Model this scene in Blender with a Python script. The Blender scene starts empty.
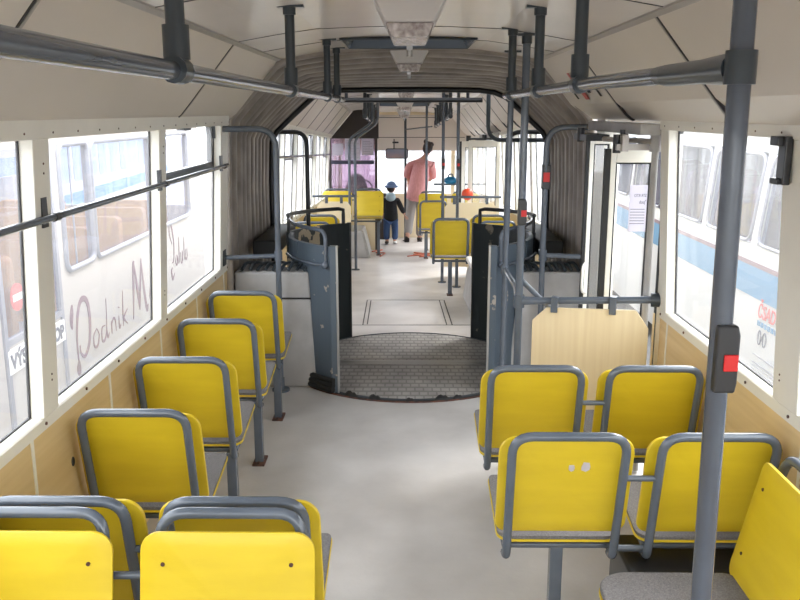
import bpy, math, random
from math import sin, cos, pi, radians, atan2, hypot
from mathutils import Vector, Matrix
random.seed(7)
sc = bpy.context.scene
COL = sc.collection

# ------------------------------------------------------------------ camera, light, exposure
cam = bpy.data.objects.new('camera', bpy.data.cameras.new('camera')); COL.objects.link(cam)
cam.location = (0, 0, 1.85)
cam.rotation_euler = (radians(90 - 12.5), 0, radians(0.54))
cam.data.sensor_width = 36; cam.data.lens = 38.25; cam.data.clip_start = 0.05; cam.data.clip_end = 500
sc.camera = cam
w = bpy.data.worlds.new('sky'); sc.world = w; w.use_nodes = True
bg = w.node_tree.nodes['Background']; bg.inputs[0].default_value = (0.90, 0.95, 1.0, 1); bg.inputs[1].default_value = 1.15
sd = bpy.data.lights.new('sun', 'SUN'); sd.energy = 0.9; sd.angle = radians(25); sd.color = (1, 0.97, 0.92)
sun = bpy.data.objects.new('sun', sd); COL.objects.link(sun); sun.rotation_euler = (radians(-32), radians(38), 0)
vs = sc.view_settings
vs.view_transform = 'Standard'; vs.look = 'None'; vs.gamma = 1; vs.use_curve_mapping = False
vs.exposure = 2.65
sc.cycles.max_bounces = 12; sc.cycles.diffuse_bounces = 6; sc.cycles.transparent_max_bounces = 24
sc.cycles.caustics_reflective = False; sc.cycles.caustics_refractive = False
def portal(loc, rot, sx, sy):
    d = bpy.data.lights.new('window_portal', 'AREA'); d.shape = 'RECTANGLE'; d.size = sx; d.size_y = sy
    d.cycles.is_portal = True
    o = bpy.data.objects.new('window_portal', d); COL.objects.link(o); o.location = loc; o.rotation_euler = rot
portal((-1.35, 2.4, 1.35), (0, radians(-90), 0), 1.1, 5.8)
portal((1.38, 2.4, 1.25), (0, radians(90), 0), 1.3, 5.8)
portal((-1.35, 11.2, 1.0), (0, radians(-90), 0), 1.3, 8.2)
portal((1.38, 11.2, 1.0), (0, radians(90), 0), 1.5, 8.2)

# the front section of the bus tilts a little down and left about the turntable
PV = Vector((0.02, 6.16, 0))
MF = Matrix.Translation(PV) @ Matrix.Rotation(radians(0.5), 4, 'Z') @ Matrix.Rotation(radians(-2.5), 4, 'X') @ Matrix.Translation(-PV)

# ------------------------------------------------------------------ materials
def mat(name, col, rough=0.5, metal=0.0, noise=None, scale=20, bump=0.0, bscale=200, stretch=(1, 1, 1), spec=0.5, coat=0.0):
    m = bpy.data.materials.new(name); m.use_nodes = True
    nt = m.node_tree; b = nt.nodes['Principled BSDF']
    b.inputs['Base Color'].default_value = (*col, 1); b.inputs['Roughness'].default_value = rough
    b.inputs['Metallic'].default_value = metal; b.inputs['Specular IOR Level'].default_value = spec
    b.inputs['Coat Weight'].default_value = coat
    tc = nt.nodes.new('ShaderNodeTexCoord'); mp = nt.nodes.new('ShaderNodeMapping')
    nt.links.new(tc.outputs['Object'], mp.inputs[0]); mp.inputs['Scale'].default_value = stretch
    if noise:
        n = nt.nodes.new('ShaderNodeTexNoise'); n.inputs['Scale'].default_value = scale; n.inputs['Detail'].default_value = 6
        r = nt.nodes.new('ShaderNodeValToRGB'); r.color_ramp.elements[0].position = 0.35; r.color_ramp.elements[1].position = 0.68
        r.color_ramp.elements[0].color = (*noise, 1); r.color_ramp.elements[1].color = (*col, 1)
        nt.links.new(mp.outputs[0], n.inputs[0]); nt.links.new(n.outputs[0], r.inputs[0]); nt.links.new(r.outputs[0], b.inputs['Base Color'])
    if bump:
        n2 = nt.nodes.new('ShaderNodeTexNoise'); n2.inputs['Scale'].default_value = bscale; n2.inputs['Detail'].default_value = 3
        bp = nt.nodes.new('ShaderNodeBump'); bp.inputs['Strength'].default_value = bump; bp.inputs['Distance'].default_value = 0.01
        nt.links.new(mp.outputs[0], n2.inputs[0]); nt.links.new(n2.outputs[0], bp.inputs['Height']); nt.links.new(bp.outputs[0], b.inputs['Normal'])
    return m
def glass_mat(name, col=(1, 1, 1), gloss=0.08, haze=0.0):
    m = bpy.data.materials.new(name); m.use_nodes = True; nt = m.node_tree; nt.nodes.clear()
    o = nt.nodes.new('ShaderNodeOutputMaterial'); t = nt.nodes.new('ShaderNodeBsdfTransparent'); t.inputs[0].default_value = (*col, 1)
    g = nt.nodes.new('ShaderNodeBsdfGlossy'); g.inputs['Roughness'].default_value = 0.02
    x = nt.nodes.new('ShaderNodeMixShader'); x.inputs[0].default_value = gloss
    nt.links.new(t.outputs[0], x.inputs[1]); nt.links.new(g.outputs[0], x.inputs[2]); last = x
    if haze:
        d = nt.nodes.new('ShaderNodeBsdfTranslucent'); d.inputs[0].default_value = (1, 1, 1, 1)
        y = nt.nodes.new('ShaderNodeMixShader'); y.inputs[0].default_value = haze
        nt.links.new(last.outputs[0], y.inputs[1]); nt.links.new(d.outputs[0], y.inputs[2]); last = y
    nt.links.new(last.outputs[0], o.inputs[0]); return m
def worn_mat(name, base, worn, scale, lo, hi, rough=0.5):
    m = mat(name, base, rough, noise=worn, scale=scale)
    r = [n for n in m.node_tree.nodes if n.type == 'VALTORGB'][0]
    r.color_ramp.elements[0].color = (*base, 1); r.color_ramp.elements[1].color = (*worn, 1)
    r.color_ramp.elements[0].position = lo; r.color_ramp.elements[1].position = hi
    return m
M = {}
M['yellow'] = mat('yellow_plywood', (0.72, 0.53, 0.022), 0.40, noise=(0.66, 0.475, 0.018), scale=3, stretch=(1, 1, 6), bump=0.03, bscale=60)
M['tube'] = mat('grey_tube_paint', (0.115, 0.135, 0.168), 0.25, noise=(0.09, 0.108, 0.135), scale=9, coat=0.25)
M['tube_backlit'] = mat('grey_tube_paint_backlit', (0.075, 0.09, 0.115), 0.25, noise=(0.06, 0.072, 0.095), scale=9, coat=0.25)  # tube grey darkened, backlight from the windows put into the colour
M['tube_dark'] = mat('dark_rail_plastic', (0.036, 0.046, 0.056), 0.3)
M['tube_black'] = mat('black_tube', (0.012, 0.013, 0.016), 0.35)
M['felt'] = mat('grey_felt', (0.22, 0.21, 0.215), 0.95, noise=(0.13, 0.125, 0.13), scale=220, bump=0.6, bscale=300)
M['felt_light'] = mat('light_felt', (0.42, 0.41, 0.41), 0.95, noise=(0.3, 0.3, 0.3), scale=220, bump=0.5, bscale=300)
M['floor'] = mat('floor_lino', (0.55, 0.53, 0.515), 0.42, noise=(0.42, 0.40, 0.385), scale=2.2, bump=0.12, bscale=40)
M['floor_front'] = mat('floor_lino_front', (0.54, 0.51, 0.495), 0.38, noise=(0.43, 0.40, 0.385), scale=2.5, bump=0.1, bscale=40)
M['cream'] = mat('cream_laminate', (0.66, 0.605, 0.54), 0.38, noise=(0.61, 0.56, 0.50), scale=1.2)
M['ceil'] = mat('ceiling_laminate', (0.72, 0.665, 0.62), 0.25, noise=(0.65, 0.60, 0.56), scale=1.5)
M['white'] = mat('white_frame_paint', (0.86, 0.835, 0.75), 0.4, noise=(0.80, 0.775, 0.70), scale=4)
M['beige'] = mat('beige_post_paint', (0.55, 0.52, 0.45), 0.45)
M['wood'] = mat('wood_laminate', (0.76, 0.58, 0.32), 0.45, noise=(0.66, 0.48, 0.24), scale=3.0, stretch=(6, 0.35, 9))
M['woodpale'] = mat('pale_wood_laminate', (0.80, 0.66, 0.42), 0.4, noise=(0.74, 0.59, 0.36), scale=5, stretch=(9, 1, 0.3))
M['creampanel'] = mat('cream_partition_paint', (0.82, 0.70, 0.48), 0.45)
M['black'] = mat('black_rubber', (0.012, 0.012, 0.012), 0.6)
M['blackplastic'] = mat('black_plastic', (0.02, 0.02, 0.022), 0.3)
M['red'] = mat('red_button', (0.62, 0.01, 0.01), 0.35)
M['bellows'] = mat('bellows_rubber', (0.38, 0.335, 0.30), 0.42, noise=(0.22, 0.195, 0.175), scale=5, bump=0.15, bscale=40)
M['blue_panel'] = worn_mat('worn_blue_paint', (0.085, 0.112, 0.142), (0.40, 0.35, 0.30), 12, 0.64, 0.67, 0.45)
M['dark_panel'] = worn_mat('dark_green_paint', (0.012, 0.019, 0.021), (0.20, 0.17, 0.13), 7, 0.66, 0.70, 0.6)
M['peel'] = worn_mat('peeling_dark_paint', (0.02, 0.027, 0.03), (0.40, 0.33, 0.23), 7, 0.55, 0.57, 0.6)
M['mirror'] = mat('mirror_painted_reflection', (0.35, 0.22, 0.2), 0.3, 0.3, noise=(0.15, 0.2, 0.28), scale=3)  # pink and blue blotches are reflections painted into the glass colour
M['metal'] = mat('bare_metal', (0.45, 0.45, 0.45), 0.35, 0.8)
M['rust'] = mat('rusty_steel', (0.16, 0.06, 0.035), 0.8, noise=(0.05, 0.03, 0.025), scale=30)
M['boxgrey'] = mat('grey_box_cover', (0.46, 0.455, 0.455), 0.5, noise=(0.36, 0.35, 0.35), scale=5, bump=0.1, bscale=25)
M['lampwhite'] = mat('lamp_housing', (0.62, 0.60, 0.60), 0.35)
M['diffuser'] = mat('ribbed_diffuser', (0.70, 0.66, 0.66), 0.15, noise=(0.25, 0.20, 0.20), scale=30, bump=0.5, bscale=60)
M['hatchblue'] = mat('hatch_blue_plastic', (0.10, 0.13, 0.18), 0.25)
M['dark'] = mat('dark_void', (0.01, 0.01, 0.01), 0.8)
M['cab'] = mat('dark_brown_cab', (0.03, 0.022, 0.02), 0.6)
M['glass'] = glass_mat('window_glass', (1, 1, 1), 0.05, 0.07)
M['purple'] = glass_mat('tinted_partition_glass', (0.60, 0.48, 0.60), 0.08, 0.10)
M['paper'] = mat('paper', (0.75, 0.73, 0.80), 0.8)
_nt = M['paper'].node_tree; _o = _nt.nodes['Material Output']; _tr = _nt.nodes.new('ShaderNodeBsdfTranslucent'); _tr.inputs[0].default_value = (.8, .78, .85, 1)
_mx = _nt.nodes.new('ShaderNodeMixShader'); _mx.inputs[0].default_value = .5
_nt.links.new(_nt.nodes['Principled BSDF'].outputs[0], _mx.inputs[1]); _nt.links.new(_tr.outputs[0], _mx.inputs[2]); _nt.links.new(_mx.outputs[0], _o.inputs[0])
M['ink'] = mat('ink', (0.05, 0.05, 0.08), 0.7)
M['seam'] = mat('seam_dark', (0.02, 0.018, 0.02), 0.6)
M['alu'] = mat('aluminium_trim', (0.42, 0.39, 0.36), 0.4, 0.3)
M['buscream'] = mat('bus_cream_paint', (0.40, 0.37, 0.355), 0.35)
M['mauve'] = mat('mauve_lettering', (0.13, 0.045, 0.07), 0.5)
M['busglass'] = glass_mat('bus_window_glass', (0.78, 0.80, 0.90), 0.10, 0.05)
M['orange'] = mat('orange_seat', (0.62, 0.25, 0.06), 0.6)
M['chrome'] = mat('window_gasket', (0.20, 0.20, 0.24), 0.35)
M['buswhite'] = mat('bus_white_paint', (0.50, 0.50, 0.50), 0.35)
M['busblue'] = mat('bus_blue_stripe', (0.004, 0.15, 0.31), 0.35)
M['busmaroon'] = mat('bus_maroon_stripe', (0.12, 0.05, 0.075), 0.35)
M['signred'] = mat('sign_red', (0.50, 0.03, 0.03), 0.4)
M['signwhite'] = mat('sign_white', (0.8, 0.8, 0.8), 0.4)
M['asphalt'] = mat('asphalt', (0.24, 0.235, 0.23), 0.9, noise=(0.18, 0.175, 0.17), scale=2)
M['farwall'] = mat('far_building_plaster', (0.55, 0.55, 0.58), 0.8)
M['fargls'] = mat('far_building_glass', (0.18, 0.24, 0.34), 0.3)
M['pink'] = mat('pink_cotton', (0.70, 0.33, 0.33), 0.85, noise=(0.60, 0.26, 0.26), scale=9, stretch=(6, 6, 1), bump=0.3, bscale=15)
M['skin'] = mat('skin', (0.55, 0.30, 0.22), 0.55)
M['hair'] = mat('dark_hair', (0.022, 0.012, 0.01), 0.6)
M['trouser'] = mat('grey_trousers', (0.30, 0.28, 0.27), 0.85)
M['shoe'] = mat('dark_shoe', (0.03, 0.022, 0.02), 0.5)
M['sweater'] = mat('black_sweater', (0.012, 0.012, 0.016), 0.9)
M['denim'] = mat('blue_denim', (0.035, 0.075, 0.19), 0.85)
M['hat'] = mat('blue_denim_hat', (0.13, 0.20, 0.36), 0.85)
M['hood'] = mat('pale_blue_hood', (0.35, 0.47, 0.55), 0.85)
M['ballred'] = mat('orange_red_plastic', (0.85, 0.09, 0.03), 0.35)
M['cord'] = mat('orange_cord', (0.50, 0.13, 0.07), 0.6)

# checker plate for the turntable
def checker_mat():
    m = mat('checker_plate', (0.44, 0.42, 0.40), 0.40, noise=(0.27, 0.255, 0.245), scale=4)
    nt = m.node_tree; b = nt.nodes['Principled BSDF']
    tc = nt.nodes.new('ShaderNodeTexCoord'); mp = nt.nodes.new('ShaderNodeMapping'); mp.inputs['Scale'].default_value = (1, .34, 1)
    br = nt.nodes.new('ShaderNodeTexBrick'); br.inputs['Scale'].default_value = 8.5; br.inputs['Mortar Size'].default_value = .055; br.inputs['Mortar Smooth'].default_value = .4
    br.inputs['Color1'].default_value = (1, 1, 1, 1); br.inputs['Color2'].default_value = (1, 1, 1, 1); br.inputs['Mortar'].default_value = (.58, .58, .58, 1)
    nt.links.new(tc.outputs['Object'], mp.inputs[0]); nt.links.new(mp.outputs[0], br.inputs['Vector'])
    mx = nt.nodes.new('ShaderNodeMix'); mx.data_type = 'RGBA'; mx.blend_type = 'MULTIPLY'; mx.inputs[0].default_value = 1
    src = b.inputs['Base Color'].links[0].from_socket
    nt.links.new(src, mx.inputs[6]); nt.links.new(br.outputs['Color'], mx.inputs[7]); nt.links.new(mx.outputs[2], b.inputs['Base Color'])
    bp = nt.nodes.new('ShaderNodeBump'); bp.inputs['Strength'].default_value = 0.8; bp.inputs['Distance'].default_value = 0.004
    nt.links.new(br.outputs['Color'], bp.inputs['Height']); nt.links.new(bp.outputs[0], b.inputs['Normal'])
    return m
M['checker'] = checker_mat()

# ------------------------------------------------------------------ mesh helpers
class MB:
    def __init__(s): s.v = []; s.f = []; s.sm = []
    def add(s, vs, fs, smooth=False, mtx=None):
        k = len(s.v)
        for p in vs:
            p = Vector(p); s.v.append(tuple(mtx @ p if mtx else p))
        for f in fs: s.f.append(tuple(i + k for i in f)); s.sm.append(smooth)
        return s
    def box(s, x0, x1, y0, y1, z0, z1, mtx=None):
        if x0 > x1: x0, x1 = x1, x0
        if y0 > y1: y0, y1 = y1, y0
        return s.add([(x0,y0,z0),(x1,y0,z0),(x1,y1,z0),(x0,y1,z0),(x0,y0,z1),(x1,y0,z1),(x1,y1,z1),(x0,y1,z1)],
                     [(0,3,2,1),(4,5,6,7),(0,1,5,4),(1,2,6,5),(2,3,7,6),(3,0,4,7)], False, mtx)
    def tube(s, pts, r, n=12, fillet=0.0, closed=False, mtx=None, caps=True):
        P = [Vector(p) for p in pts]
        if fillet and len(P) > 2:
            Q = [P[0]]
            for i in range(1, len(P) - 1):
                a, b, c = P[i-1], P[i], P[i+1]
                d1 = (a - b); d2 = (c - b); l = min(fillet, d1.length * .49, d2.length * .49)
                p0 = b + d1.normalized() * l; p1 = b + d2.normalized() * l
                for k in range(7):
                    t = k / 6; Q.append(p0 * (1-t)**2 + b * 2*t*(1-t) + p1 * t*t)
            Q.append(P[-1]); P = Q
        rr = r if isinstance(r, (list, tuple)) else [r] * len(P)
        vs, fs = [], []; up = None
        m = len(P)
        for i in range(m):
            if closed: t = (P[(i+1) % m] - P[i-1]).normalized()
            else: t = (P[min(i+1, m-1)] - P[max(i-1, 0)]).normalized()
            if up is None:
                up = Vector((0,0,1)) if abs(t.z) < .9 else Vector((1,0,0))
            a = (up - t * up.dot(t)).normalized(); b = t.cross(a); up = a
            for k in range(n):
                an = 2*pi*k/n; vs.append(tuple(P[i] + (a*cos(an) + b*sin(an)) * rr[i]))
        for i in range(m if closed else m-1):
            j = (i+1) % m
            for k in range(n):
                k2 = (k+1) % n; fs.append((i*n+k, i*n+k2, j*n+k2, j*n+k))
        s.add(vs, fs, True, mtx)
        if caps and not closed:
            s.add(vs[:n], [tuple(reversed(range(n)))], False, mtx); s.add(vs[-n:], [tuple(range(n))], False, mtx)
        return s
    def cyl(s, p0, p1, r, n=16, mtx=None): return s.tube([p0, p1], r, n, mtx=mtx)
    def prism(s, poly, y0, y1, mtx=None, plane='xz'):   # poly extruded
        n = len(poly)
        def pt(a, b, y): return (a, y, b) if plane == 'xz' else ((y, a, b) if plane == 'yz' else (a, b, y))
        vs = [pt(a, b, y0) for a, b in poly] + [pt(a, b, y1) for a, b in poly]
        fs = [tuple(range(n)), tuple(reversed(range(n, 2*n)))]
        fs += [(i, n+i, n+(i+1) % n, (i+1) % n) for i in range(n)]
        return s.add(vs, fs, False, mtx)
    def sheet(s, fn, us, vsn, th=None, smooth=True, mtx=None):  # grid surface; fn(u,v)->(point, normal) thickness th
        nu, nv = len(us), len(vsn); A = []; B = []
        for u in us:
            for v in vsn:
                p = fn(u, v)
                A.append(p)
        vs = list(A); fs = []
        for i in range(nu-1):
            for j in range(nv-1): fs.append((i*nv+j, (i+1)*nv+j, (i+1)*nv+j+1, i*nv+j+1))
        return s.add(vs, fs, smooth, mtx)
    def ell(s, c, r, n=16, m=10, mtx=None):
        vs = [(c[0], c[1], c[2]-r[2])]; fs = []
        for i in range(1, m):
            ph = -pi/2 + pi*i/m
            for k in range(n):
                a = 2*pi*k/n; vs.append((c[0]+r[0]*cos(ph)*cos(a), c[1]+r[1]*cos(ph)*sin(a), c[2]+r[2]*sin(ph)))
        vs.append((c[0], c[1], c[2]+r[2])); L = len(vs)-1
        for k in range(n): fs.append((0, 1+(k+1) % n, 1+k)); fs.append((L, 1+(m-2)*n+k, 1+(m-2)*n+(k+1) % n))
        for i in range(m-2):
            for k in range(n): fs.append((1+i*n+k, 1+i*n+(k+1) % n, 1+(i+1)*n+(k+1) % n, 1+(i+1)*n+k))
        return s.add(vs, fs, True, mtx)
    def build(s, name, material, parent=None, bevel=0, solid=0, front=False):
        me = bpy.data.meshes.new(name); me.from_pydata(s.v, [], s.f); me.update()
        for p, q in zip(me.polygons, s.sm): p.use_smooth = q
        me.materials.append(M[material] if isinstance(material, str) else material)
        o = bpy.data.objects.new(name, me); COL.objects.link(o)
        if parent: o.parent = parent
        if solid:
            md = o.modifiers.new('solid', 'SOLIDIFY'); md.thickness = solid; md.offset = 0
        if bevel:
            md = o.modifiers.new('bevel', 'BEVEL'); md.width = bevel; md.segments = 3; md.limit_method = 'ANGLE'
        if front and not parent: o.matrix_world = MF
        return o
def tag(o, label, cat=None, group=None, kind=None):
    if label: o['label'] = label
    if cat: o['category'] = cat
    if group: o['group'] = group
    if kind: o['kind'] = kind
    return o
def thing(name, label, cat, loc=(0,0,0), rz=0, group=None, front=False):
    o = bpy.data.objects.new(name, None); COL.objects.link(o); o.empty_display_size = .1
    mt = Matrix.Translation(loc) @ Matrix.Rotation(rz, 4, 'Z')
    o.matrix_world = MF @ mt if front else mt
    return tag(o, label, cat, group)
def struct(o, label): o['kind'] = 'structure'; o['label'] = label; return o
def dup(root, loc, rz, label, group=None, front=False, z=0):
    r = root.copy(); COL.objects.link(r)
    mt = Matrix.Translation(loc) @ Matrix.Rotation(rz, 4, 'Z'); r.matrix_world = MF @ mt if front else mt
    r['label'] = label
    if group: r['group'] = group
    for ch in list(root.children):
        c = ch.copy(); COL.objects.link(c); c.parent = r
        for g in list(ch.children):
            d = g.copy(); COL.objects.link(d); d.parent = c
    return r
def text_mesh(name, body, size, material, mtx, parent=None, shear=0, ext=0.002, sx=1.0, bold=0):
    cu = bpy.data.curves.new(name, 'FONT'); cu.body = body; cu.size = size; cu.shear = shear; cu.extrude = ext; cu.offset = bold
    cu.align_x = 'LEFT'; cu.align_y = 'BOTTOM_BASELINE'
    t = bpy.data.objects.new(name, cu); COL.objects.link(t)
    dg = bpy.context.evaluated_depsgraph_get()
    me = bpy.data.meshes.new_from_object(t.evaluated_get(dg)); bpy.data.objects.remove(t); bpy.data.curves.remove(cu)
    me.materials.clear(); me.materials.append(M[material]); me.transform(mtx @ Matrix.Diagonal((sx, 1, 1, 1)))
    o = bpy.data.objects.new(name, me); COL.objects.link(o)
    if parent: o.parent = parent
    return o
def rrect(x0, x1, z0, z1, r, n=6):
    out = []
    rs = r if isinstance(r, (list, tuple)) else [r]*4
    for (cx, cz, a0, q) in ((x1-rs[0], z0+rs[0], -90, rs[0]), (x1-rs[1], z1-rs[1], 0, rs[1]), (x0+rs[2], z1-rs[2], 90, rs[2]), (x0+rs[3], z0+rs[3], 180, rs[3])):
        for k in range(n+1):
            a = radians(a0 + 90*k/n); out.append((cx+q*cos(a), cz+q*sin(a)))
    return out

# ------------------------------------------------------------------ bus shell
LX, RX = -1.20, 1.25           # inner wall faces
PROF = [(1.165, 1.803), (1.15, 1.812), (1.12, 1.836), (1.07, 1.895), (0.84, 2.18)]     # cove from header to ceiling edge
CEIL = [(-0.84, 2.18), (-0.64, 2.215), (-0.45, 2.242), (-0.2, 2.252), (0, 2.255), (0.2, 2.252), (0.45, 2.242), (0.64, 2.215), (0.84, 2.18)]
def interp(P, x):
    for a, b in zip(P, P[1:]):
        if a[0] - 1e-9 <= x <= b[0] + 1e-9:
            t = (x - a[0]) / (b[0] - a[0]); return a[1] + t*(b[1] - a[1])
    return P[-1][1]
def ceil_patch(mb, x0, x1, y0, y1, th=0.02):
    xs = sorted(set([x0, x1] + [p[0] for p in CEIL if x0 < p[0] < x1]))
    poly = [(x, interp(CEIL, x)) for x in xs] + [(x, interp(CEIL, x) + th) for x in reversed(xs)]
    mb.prism(poly, y0, y1)
def cove(mb, side, y0, y1, th=0.02):
    e = lambda x: side*(x + (.03 if side > 0 and x > 1.1 else 0))
    poly = [(e(x), z) for x, z in PROF] + [(e(x+.012), z+th) for x, z in reversed(PROF)]
    mb.prism(poly, y0, y1)
def cove_seams(mb, side, ys, wd, off):
    for y in ys:
        poly = [(side*(x-off), z-off*.6) for x, z in PROF] + [(side*(x+.01), z+.004) for x, z in reversed(PROF)]
        mb.prism(poly, y, y+wd)
def hatch(y0, y1, label, front=False, n=1):
    t = thing('roof_hatch', label, 'roof hatch', front=front)
    m = MB(); zt = 2.245
    for a, b in (((-.37, .37, y0, y1), (-.30, .30, y0+.07, y1-.07)),):
        x0, x1, Y0, Y1 = a; u0, u1, V0, V1 = b; z0, z1 = zt-.006, zt+.11
        vs = [(x0,Y0,z0),(x1,Y0,z0),(x1,Y1,z0),(x0,Y1,z0),(u0,V0,z1),(u1,V0,z1),(u1,V1,z1),(u0,V1,z1)]
        m.add(vs, [(0,1,5,4),(1,2,6,5),(2,3,7,6),(3,0,4,7),(4,5,6,7)])
    m.build('recess', 'hatchblue', t, solid=.006)
    m = MB(); m.tube([(-.375,y0-.005,zt-.004),(.375,y0-.005,zt-.004),(.375,y1+.005,zt-.004),(-.375,y1+.005,zt-.004)], .008, 8, closed=True)
    m.build('hatch_frame', 'tube_dark', t)
    m = MB(); m.tube([(-.16, y0+.12, zt+.06), (-.08, y0+.07, zt-.005), (.08, y0+.07, zt-.005), (.16, y0+.12, zt+.06)], .009, 8, fillet=.05)
    m.build('hatch_handle', 'blackplastic', t)
    return t
def window(n, side, x, y0, y1, z0, z1, front=False, hopper=False, label=''):
    """frame with outer size y0..y1, z0..z1 and a pane"""
    m = MB(); f = .007
    xa, xb = x - side*.004, x + side*.004
    m.box(xa, xb, y0, y0+f, z0, z1); m.box(xa, xb, y1-f, y1, z0, z1); m.box(xa, xb, y0+f, y1-f, z0, z0+f); m.box(xa, xb, y0+f, y1-f, z1-f, z1)
    o = m.build('window_%d' % n, 'seam', front=front); struct(o, label)
    m = MB(); m.box(x-.002, x+.002, y0+f, y1-f, z0+f, z1-f); g = m.build('window_pane', 'glass', o)
    if hopper:
        m = MB(); zt = hopper; q = .022
        xa, xb = x - side*.035, x - side*.008
        m.box(xa, xb, y0+.01, y1-.01, zt-q, zt+q); m.box(xa, xb, y0+.01, y0+.03, zt, z1-.01); m.box(xa, xb, y1-.05, y1-.01, zt, z1-.01); m.box(xa, xb, y0+.03, y1-.05, z1-.03, z1-.01)
        m.build('vent_frame', 'blackplastic', o)
        m = MB(); m.box(xa - side*.02, xb, y0+.5, y0+.62, z1-.045, z1-.015); m.box(xa-side*.02, xb, y0+.03, y0+.06, zt+.15, zt+.30); m.box(xa-side*.03, xb, y0+.03, y0+.09, zt+.16, zt+.17)
        m.box(xa-side*.03, xb, y0+.03, y0+.09, zt+.26, zt+.27)
        m.build('vent_latch', 'blackplastic', o)
    return o

Y0 = -0.7      # rear end behind the camera
YE = 5.50
# floor
m = MB(); m.box(LX-.05, RX+.05, Y0, 5.25, -.05, 0)
arc = [(0.02 + .905*cos(radians(a)), 6.16 + .905*sin(radians(a))) for a in range(-178, -1, 4)]
# floor strips either side of the turntable, cut round the disc
fl = [(LX-.05, 5.25)] + [(LX-.05, 6.16)] + [(x, y) for x, y in arc] + [(RX+.05, 6.16), (RX+.05, 5.25)]
m.prism([(x, y) for x, y in fl], -.05, 0, plane='xy')
struct(m.build('floor', 'floor'), 'worn grey lino floor of the rear section of the bus')
m = MB()
m.box(.86, .866, 1.2, 5.2, 0, .0012);
struct(m.build('trim_1', 'seam'), 'thin dark joint lines in the rear lino floor')
# rear section floor in front section
m = MB()
arc2 = [(0.02 + .905*cos(radians(a)), 6.16 + .905*sin(radians(a))) for a in range(178, 1, -4)]
m.prism([(LX-.05, 7.2), (LX-.05, 6.3)] + arc2 + [(RX+.05, 6.3), (RX+.05, 7.2)], -.05, 0, plane='xy')
m.box(LX-.05, RX+.05, 7.2, 15.6, -.05, 0)
struct(m.build('floor_front', 'floor_front', front=True), 'pale grey lino floor of the front section of the bus')
# floor access hatch lines
m = MB()
for (xa, ya, xb, yb) in ((-.41,8.88,.40,8.88),(-.41,8.88,-.40,7.56),(-.37,8.85,-.36,7.60),(.36,8.88,.37,7.56),(.41,8.88,.42,7.56),(-.7,7.56,.9,7.56)):
    d = Vector((xb-xa, yb-ya, 0)); L = d.length; d.normalize(); nrm = Vector((-d.y, d.x, 0)) * .005
    a = Vector((xa, ya, 0)); b = Vector((xb, yb, 0))
    m.add([a-nrm+Vector((0,0,.002)), b-nrm+Vector((0,0,.002)), b+nrm+Vector((0,0,.002)), a+nrm+Vector((0,0,.002)),
           a-nrm, b-nrm, b+nrm, a+nrm], [(0,1,2,3),(4,7,6,5),(0,4,5,1),(1,5,6,2),(2,6,7,3),(3,7,4,0)])
struct(m.build('trim_2', 'seam', front=True), 'dark joint lines of the floor access hatch in the front section')

def side_wall(side, name, x, y0, y1, zb, zt, front, openings=(), labels=''):
    """lower panel with sill"""
    m = MB()
    segs = []; a = y0
    for (o0, o1) in openings: segs.append((a, o0)); a = o1
    segs.append((a, y1))
    for (a, b) in segs: m.box(x, x + side*.04, a, b, -.05, zb+.02)
    o = struct(m.build(name, 'wood', front=front), labels)
    m = MB()
    for (a, b) in segs:
        m.prism([(x+side*.042, zb), (x-side*.006, zb), (x-side*.006, zt-.006), (x, zt), (x+side*.042, zt+.003), (x+side*.042, zb)], a, b)
    m.build('sill', 'white', o)
    m = MB()
    for (a, b) in segs:
        y = a + .35
        while y < b - .05: m.box(x - side*.003, x+side*.002, y, y+.018, 0, zb); y += .72
    m.build('joint_strip', 'white', o)
    m = MB()
    for (a, b) in segs:
        y = a + .1
        while y < b: 
            m.cyl((x-side*.005, y, zb+.02), (x-side*.010, y, zb+.02), .006, 8); y += .36
    m.build('screw', 'rust', o)
    return o
LZB, LZT, RZB, RZT = .825, .868, .857, .903
side_wall(-1, 'wall_left', LX, Y0, YE+.05, LZB, LZT, False, labels='left side wall of yellow wood laminate with white sill, rear section')
_w = bpy.data.objects['wall_left']
MB().ell((-1.20, 2.84, .625), (.006, .013, .018), 10, 8).build('lock_hole', 'black', _w)
side_wall(1, 'wall_right', RX, Y0, 4.10, RZB, RZT, False, labels='right side wall of yellow wood laminate with white sill, rear section')
side_wall(-1, 'wall_left_front', LX, 6.98, 15.5, LZB, LZT, True, labels='left side wall under the windows in the front section')
side_wall(1, 'wall_right_front', RX, 6.98, 15.5, RZB, RZT, True, openings=((10.7, 12.1), (14.2, 15.4)), labels='right side wall under the windows in the front section')

# window posts and headers
def post(m, side, x, y0, y1, z0, z1): m.box(x - side*.012, x + side*.041, y0, y1, z0, z1)
ZH = 1.766
gl_left = [(-.5, .95), (1.10, 2.62), (2.74, 3.97), (4.08, 5.29)]
gl_right = [(-.5, 1.08), (1.23, 2.57), (2.755, 3.98)]
def posts(side, x, spans, y0, y1, z0, name, front, lab):
    m = MB(); a = y0
    for (s0, s1) in spans:
        post(m, side, x, a, s0, z0, 1.81); a = s1
    post(m, side, x, a, y1, z0, 1.81)
    m.box(x - side*.018, x + side*.07, y0, y1, ZH, 1.83)
    o = struct(m.build(name, 'white', front=front, bevel=.004), lab)
    m = MB(); y = y0 + .1
    while y < y1: m.cyl((x-side*.017, y, 1.785), (x-side*.020, y, 1.785), .0035, 8); y += .21
    for (s0, s1) in spans:
        for zz in (1.66, 1.69, .98, 1.0): m.cyl((x-side*.011, s0-.05, zz), (x-side*.014, s0-.05, zz), .0035, 8)
    m.build('screw', 'rust', o)
    return o
posts(-1, LX, gl_left, Y0, YE, LZT, 'trim_3', False, 'cream posts and header framing the left windows')
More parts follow.
